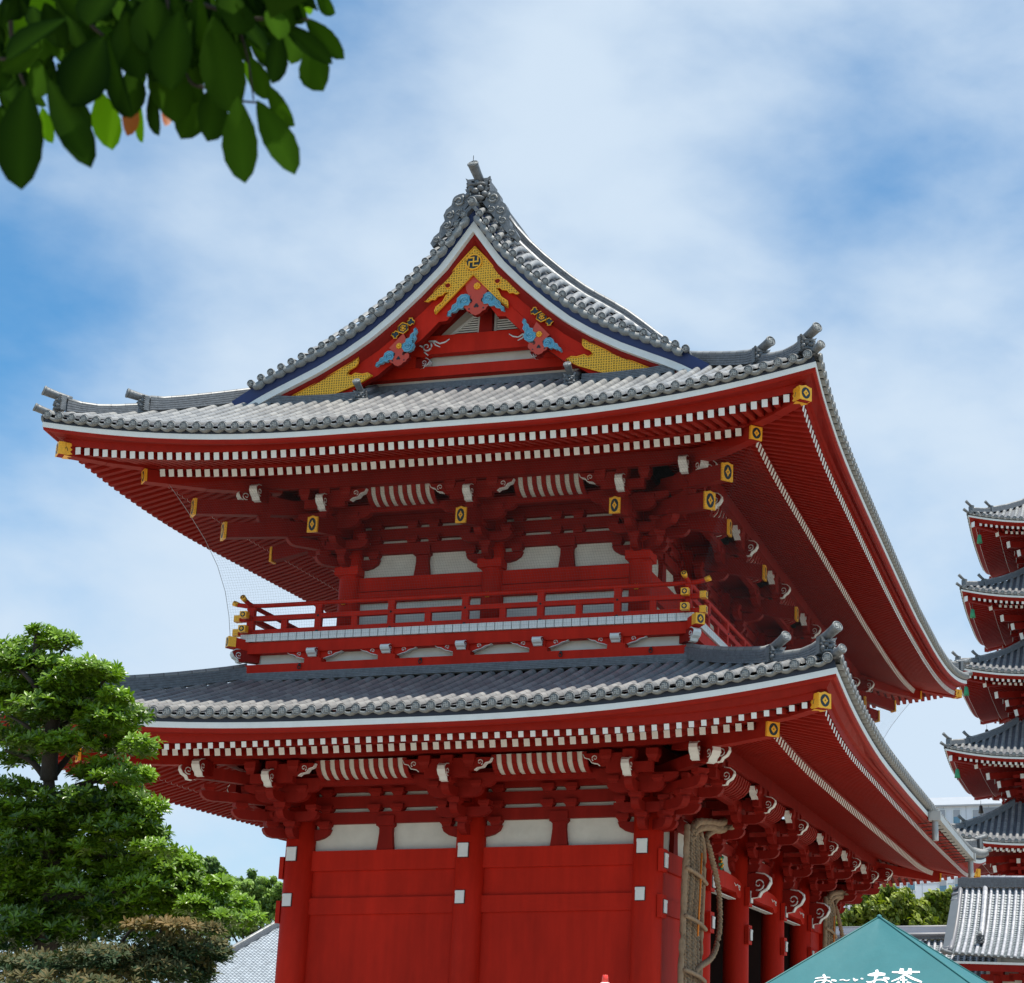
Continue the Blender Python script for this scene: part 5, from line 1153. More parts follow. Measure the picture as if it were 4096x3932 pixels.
tp = [([gbase, pix(195, 3700, dT), pix(200, 3300, dT), pix(195, 3100, dT)], .17), ([pix(195, 3120, dT), pix(205, 2950, dT), pix(215, 2800, dT), pix(150, 2650, dT), pix(150, 2530, dT)], .10)]
for (a, b, c, r_) in (((195, 3130), (120, 3040), (20, 3000), .05), ((200, 3120), (290, 3010), (420, 2890), .05), ((200, 2950), (300, 2850), (420, 2720), .04), ((210, 2850), (120, 2720), (40, 2650), .04), ((200, 2700), (240, 2620), (280, 2570), .02), ((200, 3200), (350, 3130), (560, 3110), .05), ((200, 3300), (400, 3260), (600, 3250), .05), ((200, 3450), (450, 3420), (720, 3460), .06), ((200, 3600), (500, 3560), (800, 3600), .06), ((200, 3400), (100, 3300), (30, 3250), .05), ((200, 2980), (100, 2900), (30, 2860), .03)):
    tp.append(([pix(*a, dT), pix(*b, dT+rg.uniform(-.3, .3)), pix(*c, dT)], r_))
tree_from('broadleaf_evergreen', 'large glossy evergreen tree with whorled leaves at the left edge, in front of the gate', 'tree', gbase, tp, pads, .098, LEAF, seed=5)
# ---------------- rusty brown shrub below it
pads = []; rg = random.Random(4); TONE = 0
for (u, v, rx, rz, cnt, tone) in [(560, 3705, 80, 16, 24, .95), (700, 3705, 110, 16, 34, .95), (840, 3725, 50, 14, 16, .7), (150, 3860, 200, 40, 90, .2), (420, 3830, 180, 50, 110, .35), (700, 3800, 160, 55, 120, .4), (860, 3810, 70, 50, 50, .3), (100, 3860, 200, 40, 100, .7), (400, 3870, 200, 50, 130, .7), (650, 3880, 160, 50, 110, .6), (800, 3890, 60, 50, 50, .5), (300, 3940, 400, 40, 150, .7)]:
    pads.append((pix(u, v, 16+rg.uniform(-.3, .3)), rx/FOC*16, rz/FOC*16, cnt*2.6, tone*.62 if tone > .9 else tone*.33))
b0 = pix(500, 3900, 16); b0.z = 0
tp = [([b0, pix(480, 3900, 16), pix(500, 3750, 16), pix(610, 3660, 16)], .03), ([b0, pix(600, 3900, 16), pix(640, 3740, 16), pix(660, 3690, 16), pix(730, 3715, 16)], .025), ([b0, pix(300, 3920, 16), pix(240, 3900, 16), pix(200, 3880, 16)], .02), ([b0, pix(700, 3850, 16), pix(850, 3780, 16)], .02)]
tree_from('dry_shrub', 'rusty brown and green shrub with bare twigs under the evergreen at the lower left', 'shrub', b0, tp, pads, .07, LEAFD, seed=8, nper=7)
# ---------------- far trees
def blob_tree(name, label, group, lobes, y, lsz, m, seed, tone=.5, dens=1):
    rg = random.Random(seed); cs = [(onp(u, v, y), r_) for u, v, r_ in lobes]; sc_ = (y-CAM.y)/FOC*1.03
    cx = sum(c.x for c, _ in cs)/len(cs); base = V((cx, y, 0)); T = thing(name, base, label, 'tree', group)
    mb = MB(); mb.mt(BARK, True); top = max(c.z for c, _ in cs)
    mb.tube([base, V((cx+.2, y, top*.4)), V((cx, y, top*.75))], [.35, .3, .12], 8)
    for c, r_ in cs[:6]: mb.tube([V((cx+.1, y, top*.5)), (V((cx, y, top*.6))+c)/2, c], [.14, .08, .03], 6)
    mb.build('trunk', T); mb = MB(); mb.mt(m)
    for c, r_ in cs:
        R_ = r_*sc_; sub = [(c+V((rg.gauss(0, .5), rg.gauss(0, .5), rg.gauss(0, .45)))*R_, R_*rg.uniform(.25, .45)) for _ in range(14)]
        for sc2, sr in sub:
            for i in range(int(70*dens)):
                d = V((rg.gauss(0, 1), rg.gauss(0, 1), rg.gauss(0, 1))).normalized(); p = sc2+d*(sr*rg.uniform(.75, 1.05)); p.z = p.z
                n = (d+V((rg.gauss(0, .5), rg.gauss(0, .5), .5+rg.gauss(0, .4)))).normalized(); t_ = n.cross(V((rg.random(), rg.random(), .3))).normalized()
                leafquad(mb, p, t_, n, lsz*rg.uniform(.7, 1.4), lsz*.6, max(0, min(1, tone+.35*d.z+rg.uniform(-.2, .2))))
    mb.build('crown', T)
blob_tree('round_tree', 'dark green tree beyond the evergreen, topmost left of the near corner pillar', 'trees behind the gate on the left', [(800, 3480, 45), (860, 3470, 40), (890, 3520, 60), (960, 3540, 45), (1000, 3530, 40), (820, 3560, 70), (930, 3600, 70), (1040, 3590, 30), (780, 3640, 60), (860, 3680, 80)], 88, .3, LEAFF, 21, .3, 1.6)
blob_tree('round_tree', 'lighter green tree just above the patterned grey roof beside the left pillar', 'trees behind the gate on the left', [(1080, 3590, 45), (1010, 3620, 55), (950, 3660, 60), (1060, 3640, 50), (900, 3690, 45), (1130, 3570, 40), (1140, 3640, 60), (980, 3700, 70), (1040, 3540, 40), (960, 3580, 60)], 84, .26, LEAFF, 22, .65, 1.8)
blob_tree('round_tree', 'yellow-green rounded tree behind the peak of the teal canopy', 'trees behind the low tiled roof', [(3520, 3620, 65), (3590, 3600, 60), (3630, 3640, 60), (3460, 3660, 60), (3400, 3690, 60), (3560, 3670, 80), (3650, 3690, 60), (3480, 3600, 40), (3350, 3710, 50)], 62, .34, LEAFY, 23, .5)
blob_tree('round_tree', 'smaller yellow-green tree against the left verge of the tiled hall', 'trees behind the low tiled roof', [(3740, 3620, 45), (3780, 3600, 40), (3720, 3670, 60), (3790, 3660, 60), (3700, 3700, 50)], 64, .34, LEAFY, 24, .5)

# ------------------------------------------------------------ five-storied pagoda
PG = V((7.1, 82.2, 0)); PAG = thing('five_storied_pagoda', PG, 'tall vermilion five-storied pagoda cut by the right edge, with hanging green bells', 'pagoda')
BELL = mat('verdigris_bell', (.03, .26, .12), .6, var=.2); BRZ = mat('dark_bronze', (.06, .055, .05), .5)
for i, (wd, zc) in enumerate(((14.2, 37.75), (15.3, 32.4), (16.3, 27.0), (17.6, 21.45), (18.4, 15.9))):
    ov = 4.7; h_ = wd/2-ov; zb = zc-.75; rect = (PG.x-h_, PG.x+h_, PG.y-h_, PG.y+h_)
    R_ = Roof(rect, ov, zb, (.75, 6, 2.1), (ov-.42, zb-.28, .15, .17, .22, (.6, 6, 2.2), .36), (ov-1.9, zb-.18, .16, .18, .3, (.3, 4.5, 2), .36), [(0, 0), (1.5, .75), (3, 1.7), (4.7, 3.1), (7, 5.2)], min(4.7, 4.7) if i else 7.0, pitch=.42, zt=.16)
    mb = MB()
    for k in 'SW': R_.rows(mb, k, n=6, seg=.9, disc=True)
    for k in 'EN': R_.rows(mb, k, n=5, seg=1.5, disc=False)
    rp = mb.build('roof', PAG)
    mb = MB(); E = ov; fo, fz = R_.fly[0], R_.fly[1]; q_ = zb-fz
    R_.sweep(mb, [(E-.06, zb+.2, UNDER), (E-.01, zb, UNDER), (E, zb, WHT), (E, zb-.12, WHT), (E-.05, zb-.125, RED), (E-.1, zb-.2, RED), (fo+.1, fz+.1, RED, R_.fly[5]), (fo+.03, fz+.01, RED, R_.fly[5]), (fo-.2, fz+.03, RED, R_.fly[5])], n=24)
    mb.build('eave_board', rp)
    mb = MB()
    for kind, ot in (('f', fo), ('b', R_.base[0])):
        for (k, a, mid, b, w_, hh) in R_.rafter_list(kind): mb.mt(RED); mb.beam(a, b-(b-a).normalized()*.02, w_, hh); mb.mt(WHT); mb.beam(b-(b-a).normalized()*.019, b, w_+.01, hh+.01)
    mb.mt(RED)
    for k in 'SENW':
        L_ = R_.S[k][3]
        for kind, o0, o1 in (('f', R_.base[0]-.3, fo-.02), ('b', 0, R_.base[0]-.03)):
            prev = None
            for t in R_.stations(L_, E, 24):
                row = [R_.P(k, -o+t*(L_+2*o), o, R_.raft_top(k, -o+t*(L_+2*o), o, kind)+.004) for o in (o0, (o0+o1)/2, o1)]; b = mb.pts(row)
                if prev is not None: mb.face((prev, b, b+1, prev+1)); mb.face((prev+1, b+1, b+2, prev+2))
                prev = b
    mb.build('ribbed_soffit', rp)
    mb = MB(); mb.mt(RED)
    bz = R_.raft_top('S', h_, 0, 'b'); mb.bb((PG.x-h_, PG.y-h_, zb-3.9), (PG.x+h_, PG.y+h_, bz)); mb.mt(PLA)
    body = mb.build('storey', PAG)
    mb = MB(); mb.mt(RED)
    for sx, sy in ((-1, -1), (1, -1), (-1, 1), (1, 1)):
        d = V((sx, sy, 0)).normalized(); c0 = V((PG.x+sx*h_, PG.y+sy*h_, 0)); f = sqrt(2)
        mb = MB()
        for o_, z_, oi, rs in ((fo+.12, fz+.42, R_.base[0]-.3, -.05), (R_.base[0]+.1, zb-.15, 1, .5)):
            mb.mt(RED); a_ = c0+d*(oi*f)+Z*(z_+rs); b_ = c0+d*(o_*f)+Z*z_; mb.beam(a_, b_, .3, .34); mb.mt(WHT); mb.beam(b_, b_+(b_-a_).normalized()*.03, .32, .36)
        for (oo, zz) in ((2.2, -.75), (1.55, -1.2), (1.0, -1.75)):
            mb.mt(RED); a_ = c0+Z*(zb+zz+.45); b_ = c0+d*(oo*f)+Z*(zb+zz); mb.beam(a_, b_, .3, .42); mb.mt(WHT); mb.beam(b_, b_+(b_-a_).normalized()*.03, .32, .44)
        mb.build('hip_rafter', rp)
        mb = MB(); rg_ = [(c0+d*(x*f)+Z*(R_.zt+tab(R_.prof, E-x)+R_.h(E-x, R_.eave)*max(0, 1-(E-x)/8)+.08)) for x in (.3, 1.4, 2.3, 2.9, 3.25)]
        ridge_run(mb, [(p, .34) for p in rg_], .32, .34, layers=4, top=.1)
        rg2 = [(c0+d*(x*f)+Z*(R_.zt+tab(R_.prof, E-x)+R_.h(E-x, R_.eave)*max(0, 1-(E-x)/8)+.06)) for x in (3.2, 3.8, 4.25, 4.45)]
        ridge_run(mb, [(p, .26) for p in rg2], .28, .26, layers=4, top=.1)
        for p in (rg_[-1], rg2[-1]): mb.mt(ORN); mb.box(p+Z*.2+d*.05, (.22, .07, .24), Z.cross(d), d, Z); horn_tile(mb, p+Z*.38-d*.1, d, .32, .6, .1, crest=False)
        horn_tile(mb, c0+d*((E-.1)*f)+Z*(R_.zt+R_.h(0, R_.eave)), d, .18, .5, .1, crest=False); mb.build('hip_ridge', rp)
        mb = MB(); bp = c0+d*((fo-.25)*f)+Z*(fz+.15); mb.mt(BRZ); mb.tube([bp, bp-Z*.35], .015, 5); mb.mt(BELL if sy < 0 else BRZ, True); mb.tube([bp-Z*.35, bp-Z*.4, bp-Z*.7, bp-Z*.95], [.04, .12, .16, .2], 10); mb.mt(BRZ); mb.tube([bp-Z*.9, bp-Z*1.1], .03, 5); mb.build('wind_bell', rp)
    # bracket tiers
    for k in 'SW':
        A, T, N_, L_ = R_.S[k]
        for s_ in [lerp(.0, L_, j/3) for j in range(4)]:
            mb = MB(); mb.mt(RED)
            for j in range(3): 
                mb.box(A+T*s_+N_*(.3+.35*j)+Z*(zb-1.75+.42*j), (.1, .35+.3*j, .13), T, N_, Z); mb.box(A+T*s_+N_*(.55*(j+1))+Z*(zb-1.55+.42*j), (.6, .09, .1), T, N_, Z)
            mb.mt(WHT); mb.box(A+T*s_+N_*1.95+Z*(zb-.75), (.12, .02, .15), T, N_, Z); mb.build('bracket_set', body)
mb = MB(); mb.mt(RED); mb.bb((PG.x-5.2, PG.y-5.2, 0), (PG.x+5.2, PG.y+5.2, 13.5)); mb.build('base_storey', PAG)
mb = MB(); mb.mt(BRZ, True); mb.tube([V((PG.x, PG.y, 41)), V((PG.x, PG.y, 53))], .2, 10)
for j in range(9): mb.tube([V((PG.x+.9*cos(t*pi/8), PG.y+.9*sin(t*pi/8), 44+.7*j)) for t in range(17)], .09, 6, False)
mb.build('spire', PAG)

# ------------------------------------------------------------ tiled hall at the lower right
TILE2 = tile_mat('pale_hall_tile', (.26, .27, .30), (.46, .45, .47), .28, .45)  # paler grey than the gate tiles
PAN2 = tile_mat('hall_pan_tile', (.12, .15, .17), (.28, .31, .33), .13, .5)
def slope_roof(mb, a0, a1, b0, b1, pitch, r=.085, tm=None, pm=None, sag=.12, ends=True, segs=12, lips=True):
    """tiled slope between the eave line a0-a1 and the top line b0-b1"""
    n = round((a1-a0).length/pitch); T = (a1-a0).normalized(); last = None
    for i in range(n+1):
        t = i/n; e = a0.lerp(a1, t); tp_ = b0.lerp(b1, t); R = []; U = []; ln = (tp_-e).length
        def at(s, e=e, tp_=tp_, ln=ln): return e.lerp(tp_, s)-Z*(sag*ln*.4*sin(pi*s))
        d = (tp_-e).normalized(); up = T.cross(d).normalized(); up = up if up.z > 0 else -up; row = []
        for j in range(segs+1):
            s = j/segs; p = at(s)+up*.02; R.append([p+T*(r*cos(pi-pi*m/6))+up*(r*sin(pi*m/6)) for m in range(7)]); U.append([(i*2+.5, s*ln)]*7); row.append(at(s))
        mb.mt(tm or TILE2, True); mb.rings(R, closed=False, uvs=U)
        if ends: mb.mt(ORN, True); c = at(0)+up*.02-d*.02; mb.cyl(c+d*.05, c-d*.03, r*1.15, n=12)
        if last is not None:
            mb.mt(pm or PAN2)
            if lips:          # stepped pan tiles
                ns = int(ln/.13)
                for j in range(ns):
                    s0, s1 = j/ns, (j+1)/ns; l0, l1 = (lambda q_, f_=lastf: f_(q_)), at
                    A_, B_ = lastf(s0), at(s0); C_, D_ = at(s1), lastf(s1); o_ = up*.03; m0 = (A_+B_)/2-up*.045; m1 = (C_+D_)/2-up*.045
                    b = mb.pts([A_+o_, m0+o_, B_+o_, C_, m1, D_], [(i+.5, j*.13+.05)]*6); mb.face((b, b+1, b+4, b+5)); mb.face((b+1, b+2, b+3, b+4))
                    b = mb.pts([A_-up*.04, m0-up*.04, B_-up*.04, B_+o_, m0+o_, A_+o_], [(i+.5, j*.13+.001)]*6); mb.face((b, b+1, b+4, b+5)); mb.face((b+1, b+2, b+3, b+4))
            else:
                b = mb.pts(last+row, [(i+.5, s/segs*ln) for s in range(segs+1)]*2)
                for j in range(segs): mb.face((b+j, b+segs+1+j, b+segs+2+j, b+j+1))
        last = row; lastf = at
HY = 43
eL = onp(3800, 3812, HY-2.6); eR = onp(4120, 3836, HY-3.4); tL = onp(3845, 3550, HY+.6); tR = onp(4120, 3552, HY-.2)
ex = (eR-eL)*2.2; tx = (tR-tL)*(ex.length/(eR-eL).length); tx = tx*1.0
eR2 = eL+ex; tR2 = tL+V((ex.x, ex.y, ex.z))+V((0, 0, .3)); tR2 = tL+(tR-tL).normalized()*ex.length
HALL = thing('tiled_hall', V(((eL.x+eR2.x)/2, HY, 0)), 'low temple hall with a sunlit ribbed tile roof at the right edge below the pagoda', 'hall')
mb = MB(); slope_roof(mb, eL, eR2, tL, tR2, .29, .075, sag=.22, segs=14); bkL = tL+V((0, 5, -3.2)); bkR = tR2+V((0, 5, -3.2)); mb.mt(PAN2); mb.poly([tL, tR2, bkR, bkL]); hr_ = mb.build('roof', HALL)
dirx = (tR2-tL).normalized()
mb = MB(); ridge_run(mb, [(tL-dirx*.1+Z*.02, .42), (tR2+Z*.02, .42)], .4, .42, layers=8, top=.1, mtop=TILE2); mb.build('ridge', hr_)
mb = MB()                                      # verge with short side tiles
n = 15
for j in range(n+1):
    s = j/n; p = eL.lerp(tL, s)-Z*(.22*(tL-eL).length*.4*sin(pi*s)); mb.mt(TILE2, True); mb.uvd = 0
    q0 = p+Z*.05; q1 = p-dirx*.42-Z*.08-V((0, .1, 0)); mb.cyl(q0, q1, .07, n=10)
mb.mt(TILE2, True); mb.tube([eL.lerp(tL, s/10)-Z*(.22*(tL-eL).length*.4*sin(pi*s/10))+Z*.1 for s in range(11)], .11, 10)
mb.mt(PAN2); mb.poly([eL, tL, tL-dirx*.4-Z*.1, eL-dirx*.4-Z*.1]); mb.build('verge', hr_)
mb = MB(); f_ = .30
a = eL.lerp(eR2, .165); b = tL.lerp(tR2, .15)
P_ = [b.lerp(a, t)-Z*(.22*(b-a).length*.4*sin(pi*t)) for t in [0, .15, .3, .45, .6, .74]]
ridge_run(mb, [(p+Z*.02, .22) for p in P_], .26, .22, layers=4, top=.1, mtop=TILE2); dd = V((a.x-b.x, a.y-b.y, 0)).normalized(); e_ = P_[-1]; oni(mb, e_+dd*.1, dd, .34, .36); horn_tile(mb, e_+Z*.3, dd, .16, .3, .09, crest=False); mb.build('descending_ridge', hr_)
horn = MB(); horn_tile(horn, eL+Z*.0+dirx*.1, (-dirx+V((0, -.6, 0))), .12, .5, .1, crest=False); horn.build('corner_tile', hr_)
mb = MB(); mb.mt(WHT); dnx = V((-dirx.y, dirx.x, 0)); 
if dnx.y > 0: dnx = -dnx
mb.box((eL+eR2)/2-Z*.20-dnx*.08, (ex.length/2, .05, .05), dirx, dnx, Z); mb.mt(RED); mb.box((eL+eR2)/2-Z*.40-dnx*.16, (ex.length/2-.1, .08, .14), dirx, dnx, Z); mb.build('fascia', hr_)
for j in range(int(ex.length/.28)):
    mb = MB(); p = eL+dirx*(.5+.28*j)-Z*.60; mb.mt(RED); mb.beam(p-dnx*1.6+Z*.25, p-dnx*.32, .12, .13); mb.mt(WHT); mb.beam(p-dnx*.321, p-dnx*.30, .13, .14)
    if j < 34: mb.build('rafter', HALL)
mb = MB(); mb.mt(PLA); c = (eL+eR2)/2-dnx*2.2; mb.box(V((c.x, c.y, (eL.z-.7)/2)), (ex.length/2-.9, .1, (eL.z-.7)/2), dirx, dnx, Z); mb.build('wall', HALL)
for j in range(6):
    mb = MB(); p = eL+dirx*(1.5+j*ex.length/6)-dnx*1.9; mb.mt(RED); mb.cyl(V((p.x, p.y, 0)), V((p.x, p.y, eL.z-.9)), .2, n=14); mb.box(V((p.x, p.y, eL.z-1.0)), (.75, .12, .14), dirx, dnx, Z); mb.box(V((p.x, p.y, eL.z-.75)), (.3, .14, .12), dirx, dnx, Z); mb.build('pillar', HALL)
# long low roofed gallery behind the canopy
LY = 46; a0 = onp(3280, 3990, LY-3.2); a1 = onp(4060, 3990, LY-3.2); b0 = onp(3280, 3762, LY); b1 = onp(3990, 3762, LY)
a1 = V((b1.x, a0.y, a0.z))+V((0, 0, 0)); a0.x = b0.x
GAL = thing('roofed_gallery', V(((a0.x+a1.x)/2, LY, 0)), 'long low gallery with a pale capped tiled roof behind the teal canopy', 'gallery')
mb = MB(); slope_roof(mb, a0, a1, b0, b1, .29, .07, sag=.08, segs=10); mb.mt(PAN2); mb.poly([b0, b1, b1+V((0, 3, -1.6)), b0+V((0, 3, -1.6))]); r_ = mb.build('roof', GAL)
LAV = mat('pale_grey_ridge_cap', (.36, .38, .44), .5, var=.05)
mb = MB(); hz = onp(3500, 3722, LY).z; mb.mt(NOSHI); mb.bb((b0.x, LY-.18, b0.z), (b1.x, LY+.3, b0.z+.14)); mb.mt(TILE2, True); mb.cyl(V((b0.x, LY-.16, b0.z+.2)), V((b1.x, LY-.16, b0.z+.2)), .1, n=12); mb.mt(LAV); mb.bb((b0.x, LY-.1, b0.z+.2), (b1.x, LY+.2, hz+.12)); mb.mt(TILE2, True); mb.cyl(V((b0.x, LY+.02, hz+.12)), V((b1.x, LY+.02, hz+.12)), .09, n=12); mb.build('ridge', r_)
mb = MB(); mb.mt(PLA); mb.bb((a0.x+.5, LY-2.4, 0), (a1.x-.5, LY+2, a0.z)); mb.build('wall', GAL)
# patterned tile roof seen left of the near pillar
RY = 70; r0 = onp(880, 3765, RY); r1 = onp(1130, 3645, RY+4); e0 = onp(700, 3945, RY-6); 
LR = thing('grey_tiled_building', V((r1.x, RY, 0)), 'building with a wavy silver-grey tile roof just left of the gate, above the shrub', 'building')
mb = MB(); mb.mt(mat('silver_wave_tile', (.34, .37, .40), .35, var=.25, vscale=2))
ap = r1+(r1-r0)*2.2; e1 = V((ap.x+2, e0.y, e0.z)); ww_ = e1.x-e0.x; nt = int(ww_/.28); dv = V((0, ap.y-e0.y, ap.z-e0.z)); nc = int(dv.length/.24); up_ = V((0, -dv.z, dv.y)).normalized()
prevrow = None
for j in range(nc):
    s0 = j/nc; s1 = (j+1)/nc; rows3 = []
    # left limit follows the hip line
    def xl(s): 
        z_ = e0.z+dv.z*s; return e0.x+(ap.x-e0.x)*s
    for s, h_ in ((s0, .045), (s1, 0)):
        row = []
        x0_ = xl(s)
        for i in range(nt*4+1):
            x = max(x0_, e0.x+i*.07); ph = ((x-e0.x)/.28) % 1; row.append(V((x, e0.y, e0.z))+V((0, dv.y, dv.z))*s+up_*(h_+.035*sin(2*pi*ph)))
        rows3.append(row)
    front = [p-up_*.05 for p in rows3[0]]
    b = [mb.pts(r) for r in (front, rows3[0], rows3[1])]
    for i in range(nt*4):
        if rows3[0][i].x >= rows3[0][i+1].x-1e-6 and rows3[1][i].x >= rows3[1][i+1].x-1e-6: continue
        mb.face((b[0]+i, b[0]+i+1, b[1]+i+1, b[1]+i)); mb.face((b[1]+i, b[1]+i+1, b[2]+i+1, b[2]+i))
rr_ = mb.build('roof', LR)
mb = MB(); ridge_run(mb, [(V((e0.x, e0.y, e0.z))+Z*.05, .3), (ap+Z*.05, .3)], .45, .3, layers=4, top=.14); mb.build('hip_ridge', rr_)
mb = MB(); mb.mt(RED); mb.bb((e0.x+1, e0.y+.5, e0.z-1.2), (e1.x, e0.y+.9, e0.z-.05)); mb.mt(PLA); mb.bb((e0.x+1.2, e0.y+.8, 0), (e1.x, e0.y+6, e0.z-.3)); mb.build('wall', LR)
# ------------------------------------------------------------ white office block behind
OY = 130; OB_ = thing('office_block', V((-2, OY+8, 0)), 'pale modern block with grey metal roof and narrow windows behind the pagoda and trees', 'office building')
WP = mat('white_wall_panel', (.62, .66, .72), .6, var=.04, vscale=.3); MRF = mat('grey_metal_roof', (.33, .35, .38), .5, var=.05); GLS = mat('window_glass', (.10, .20, .28), .12, var=.2, spec=.8)
zt_ = onp(3700, 3183, OY).z; zr_ = onp(3750, 3228, OY).z; x0 = -34; x1 = onp(3700, 3183, OY).x-6
x0 = onp(3330, 3500, OY).x; x1 = onp(4090, 3200, OY).x+25
mb = MB(); mb.mt(WP); mb.bb((x0, OY, 0), (x1, OY+18, zr_)); ob = mb.build('wall', OB_)
mb = MB(); mb.mt(MRF); mb.prism([(0, zr_), (0, zr_+.15), (3, zt_+.2), (15, zt_+.2), (18, zr_)], V((x0-.3, OY-.3, 0)), V((0, 1, 0)), Z, V((1, 0, 0)), 0, x1-x0+.6); mb.build('roof', ob)
mb = MB(); mb.mt(GUT)
for i in range(40):
    x = x0+2.2*i
    if x < x1: mb.bb((x-.02, OY-.015, 0), (x+.02, OY+.005, zr_))
for zz in range(1, 8):
    z = zr_-3.7*zz
    if z > 0: mb.bb((x0, OY-.016, z-.02), (x1, OY+.004, z+.02))
mb.build('panel_joints', ob)
def win(u0, u1, v0, v1):
    a = onp(u0, v0, OY-.02); b = onp(u1, v1, OY-.02); mb = MB(); mb.mt(WHT); mb.bb((a.x-.08, OY-.06, b.z-.08), (b.x+.08, OY+.0, a.z+.08)); o = mb.build('window', ob)
    g = MB(); g.mt(GLS); g.bb((a.x, OY-.09, b.z), (b.x, OY-.05, lerp(b.z, a.z, .62))); g.mt(MRF); g.bb((a.x, OY-.095, lerp(b.z, a.z, .62)), (b.x, OY-.05, a.z)); g.build('pane', o)
for a in ((3760, 3782, 3240, 3312), (3813, 3841, 3240, 3312), (3891, 3918, 3240, 3312), (4008, 4020, 3228, 3310), (4034, 4049, 3235, 3280), (3570, 3599, 3535, 3570), (3631, 3660, 3520, 3560), (3758, 3787, 3520, 3580), (3820, 3836, 3510, 3580), (3891, 3918, 3520, 3600), (3440, 3468, 3530, 3600), (4080, 4110, 3240, 3312)): win(*a)
mb = MB(); mb.mt(MRF); a = onp(3918, 3232, OY); b = onp(4006, 3320, OY)
for i in range(22): x = lerp(a.x, b.x, i/21); mb.bb((x-.03, OY-.08, b.z), (x+.03, OY-.0, a.z))
mb.bb((a.x, OY-.03, b.z), (b.x, OY+.001, a.z)); mb.build('corrugated_panel', ob)

# ------------------------------------------------------------ teal canopy tent with white brush lettering
TEAL = mat('teal_canopy_fabric', (.030, .135, .148), .55, var=.07, vscale=2.5, bump=.25, bscale=6, spec=.3); TEALD = mat('teal_piping', (.02, .13, .13), .6)
pk = onp(3517, 3668, -16.0)
TENT = thing('canopy_tent', V((pk.x, pk.y, 0)), 'teal pop-up canopy with white brush lettering in the lower right foreground', 'canopy')
cl_ = onp(2872, 4042, -17.42); cr_ = onp(4030, 4050, -17.62); cl_.z = cr_.z = (cl_.z+cr_.z)/2
fx = (cr_-cl_); dn = V((-fx.y, fx.x, 0)).normalized(); bl_ = cl_+dn*fx.length; br_ = cr_+dn*fx.length
cen = (cl_+br_)/2
mb = MB()
def canopy_pt(a, b, s, t):               # s from eave to peak, t along the eave
    e = a.lerp(b, t); p = e.lerp(pk, s); mid = (.5-abs(t-.5))*2; return p-Z*(.05*sin(pi*s)*mid)+Z*(.012*sin(9*t+5*s)*sin(pi*s)*mid)
for a, b in ((cl_, cr_), (cr_, br_), (br_, bl_), (bl_, cl_)):
    mb.mt(TEAL, True); n_ = 14; g_ = [[mb.pts([canopy_pt(a, b, min(s/n_, .985), t/n_)]) for t in range(n_+1)] for s in range(n_+1)]
    for s in range(n_):
        for t in range(n_): mb.face((g_[s][t], g_[s][t+1], g_[s+1][t+1], g_[s+1][t]))
cv_ = mb.build('canopy', TENT)
mb = MB(); mb.mt(TEALD, True)
for c in (cl_, cr_, br_, bl_): mb.tube([c.lerp(pk, s/8)+Z*.004 for s in range(9)], .010, 6)
mb.mt(TEAL, True); mb.ball(pk+Z*.0, .03, n=10, m=6); mb.build('seam_piping', cv_)
for a, b in ((cl_, cr_), (cr_, br_), (br_, bl_), (bl_, cl_)):
    mb = MB(); mb.mt(TEAL); mb.poly([a, b, b-Z*.25, a-Z*.25]); mb.build('valance', cv_)
for c in (cl_, cr_, br_, bl_): mb = MB(); mb.mt(GUT); mb.cyl(V((c.x, c.y, 0)), V((c.x, c.y, c.z)), .025, n=8); mb.build('leg', TENT)
fn = fx.cross(pk-cl_).normalized(); fn = fn if fn.z > 0 else -fn
LW = mat('white_lettering', (.86, .86, .86), .6, var=0)
def onface(x, y):
    u = 3200+x*.2857; v = 3820+y*.2857; d = pix(u, v, 1)-CAM; t = (pk-CAM).dot(fn)/d.dot(fn); p = CAM+d*t
    # follow the sag of the fabric
    sx = (p-cl_).dot(fx)/fx.length_squared; sy = (p-cl_).dot(Z)/(pk.z-cl_.z); tt = (sx-.5*sy)/(max(.05, 1-sy)) ; q_ = canopy_pt(cl_, cr_, sy, max(0, min(1, tt)))
    return p+fn*((q_-p).dot(fn)+.006)
def stroke(mb, P_, W_):
    pts_ = smooth_path([V((x, y, 0)) for x, y in P_], 5); n = len(pts_); Lp, Rp = [], []
    for i, p in enumerate(pts_):
        d = pts_[min(i+1, n-1)]-pts_[max(i-1, 0)]; nn = V((-d.y, d.x, 0)).normalized(); s = i/(n-1)*(len(W_)-1); k = min(int(s), len(W_)-2); w_ = lerp(W_[k], W_[k+1], s-k)/2
        Lp.append(onface(*(p+nn*w_).xy)); Rp.append(onface(*(p-nn*w_).xy))
    a = mb.pts(Lp); b = mb.pts(Rp)
    for i in range(n-1): mb.face((a+i, a+i+1, b+i+1, b+i))
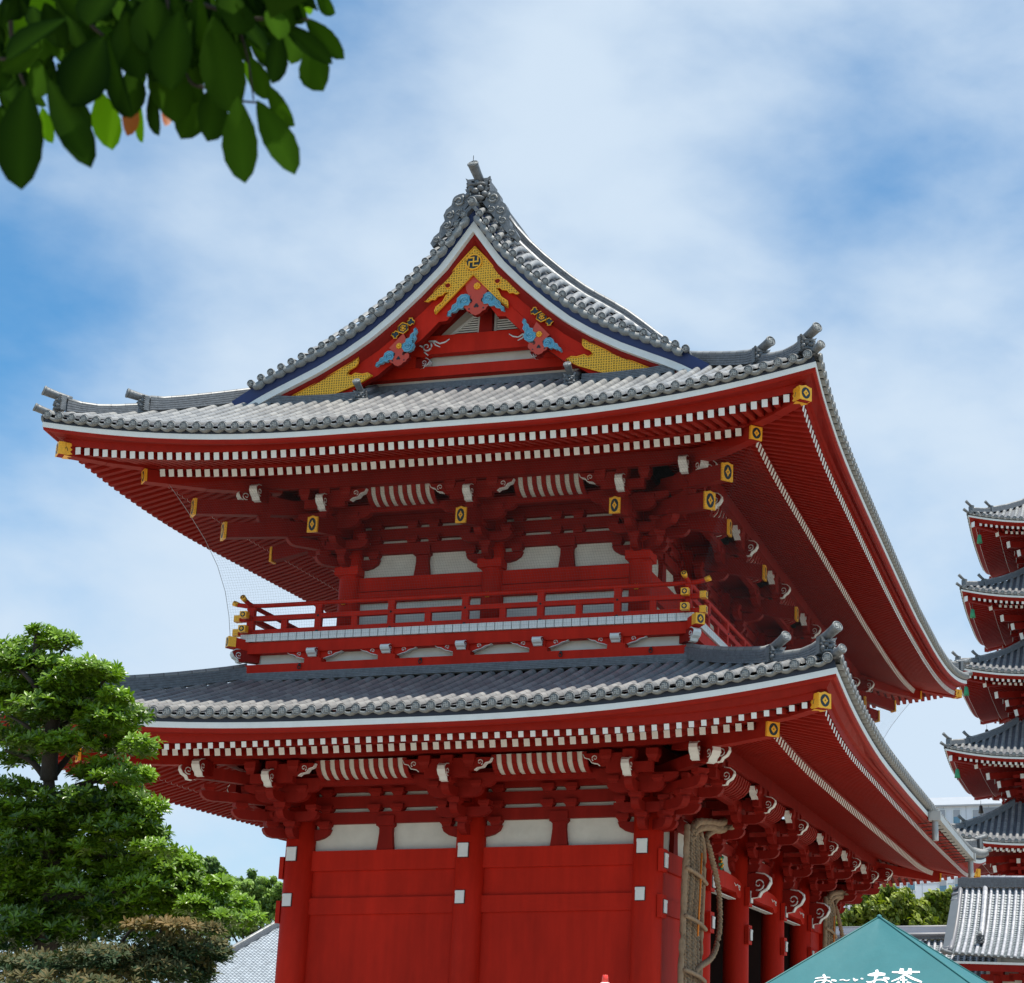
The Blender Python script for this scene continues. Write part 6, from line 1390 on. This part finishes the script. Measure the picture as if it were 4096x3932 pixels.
GL = [[([(208, 318), (300, 300), (420, 294)], [10, 16, 14]), ([(322, 258), (345, 290), (345, 340), (300, 385), (245, 415), (205, 395), (215, 355), (300, 338), (390, 340), (438, 370), (420, 415)], [30, 34, 30, 16, 12, 12, 14, 14, 16, 18, 8]), ([(435, 328), (470, 332), (506, 336)], [14, 26, 22])],
      [([(548, 326), (600, 316), (640, 328), (692, 314)], [8, 14, 14, 8])],
      [([(740, 290), (765, 318), (808, 308)], [10, 36, 6]), ([(845, 290), (862, 296), (880, 296)], [12, 22, 10])],
      [([(942, 244), (1060, 236), (1190, 246)], [16, 62, 30]), ([(1068, 175), (1075, 240), (1045, 300), (1040, 340), (1015, 378), (985, 360), (1040, 322), (1130, 318), (1190, 335), (1225, 370)], [36, 56, 26, 24, 20, 14, 14, 20, 26, 18]), ([(925, 335), (960, 345), (1010, 335)], [14, 20, 12]), ([(1160, 292), (1200, 300), (1248, 312)], [16, 32, 28])],
      [([(1285, 218), (1400, 226), (1560, 224), (1676, 226)], [20, 26, 26, 22]), ([(1425, 172), (1415, 250)], [52, 74]), ([(1540, 172), (1525, 255)], [40, 76]), ([(1470, 255), (1400, 305), (1275, 352)], [30, 26, 12]), ([(1460, 250), (1560, 310), (1640, 345), (1705, 372)], [30, 34, 30, 20]), ([(1400, 335), (1500, 335)], [18, 18]), ([(1448, 300), (1448, 420)], [34, 30]), ([(1390, 360), (1330, 405)], [40, 20]), ([(1495, 370), (1560, 400)], [30, 34])]]
mb = MB(); mb.mt(LW)
for g_ in GL:
    for P_, W_ in g_: stroke(mb, P_, W_)
mb.build('lettering', cv_)
# ------------------------------------------------------------ small red lamp top poking up at the bottom edge
p = pix(2421, 3906, 18.0); LMP = thing('warning_lamp', V((p.x, p.y, 0)), 'small red cap on a white domed post top at the bottom edge before the wall', 'lamp')
REDC = mat('red_plastic', (.85, .05, .03), .35, var=.03, coat=.4); WPL = mat('white_plastic', (.75, .78, .9), .4, var=.03)
zb2 = pix(2421, 3932, 18.0).z; zt2 = pix(2421, 3900, 18.0).z
mb = MB(); mb.mt(REDC, True); mb.tube([V((p.x, p.y, zb2-.005)), V((p.x, p.y, zt2-.003)), V((p.x, p.y, zt2))], [.038, .028, .026], 20); mb.mt(WPL); mb.disc(V((p.x, p.y, zt2+.001)), Z, .024, 16); mb.build('cap', LMP)
mb = MB(); mb.mt(WPL, True); mb.tube([V((p.x, p.y, zb2-.3)), V((p.x, p.y, zb2-.08)), V((p.x, p.y, zb2-.02)), V((p.x, p.y, zb2+.003))], [.11, .11, .08, .04], 20); mb.build('dome', LMP)
mb = MB(); mb.mt(GUT, True); mb.cyl(V((p.x, p.y, 0)), V((p.x, p.y, zb2-.25)), .05, n=14); mb.build('post', LMP)
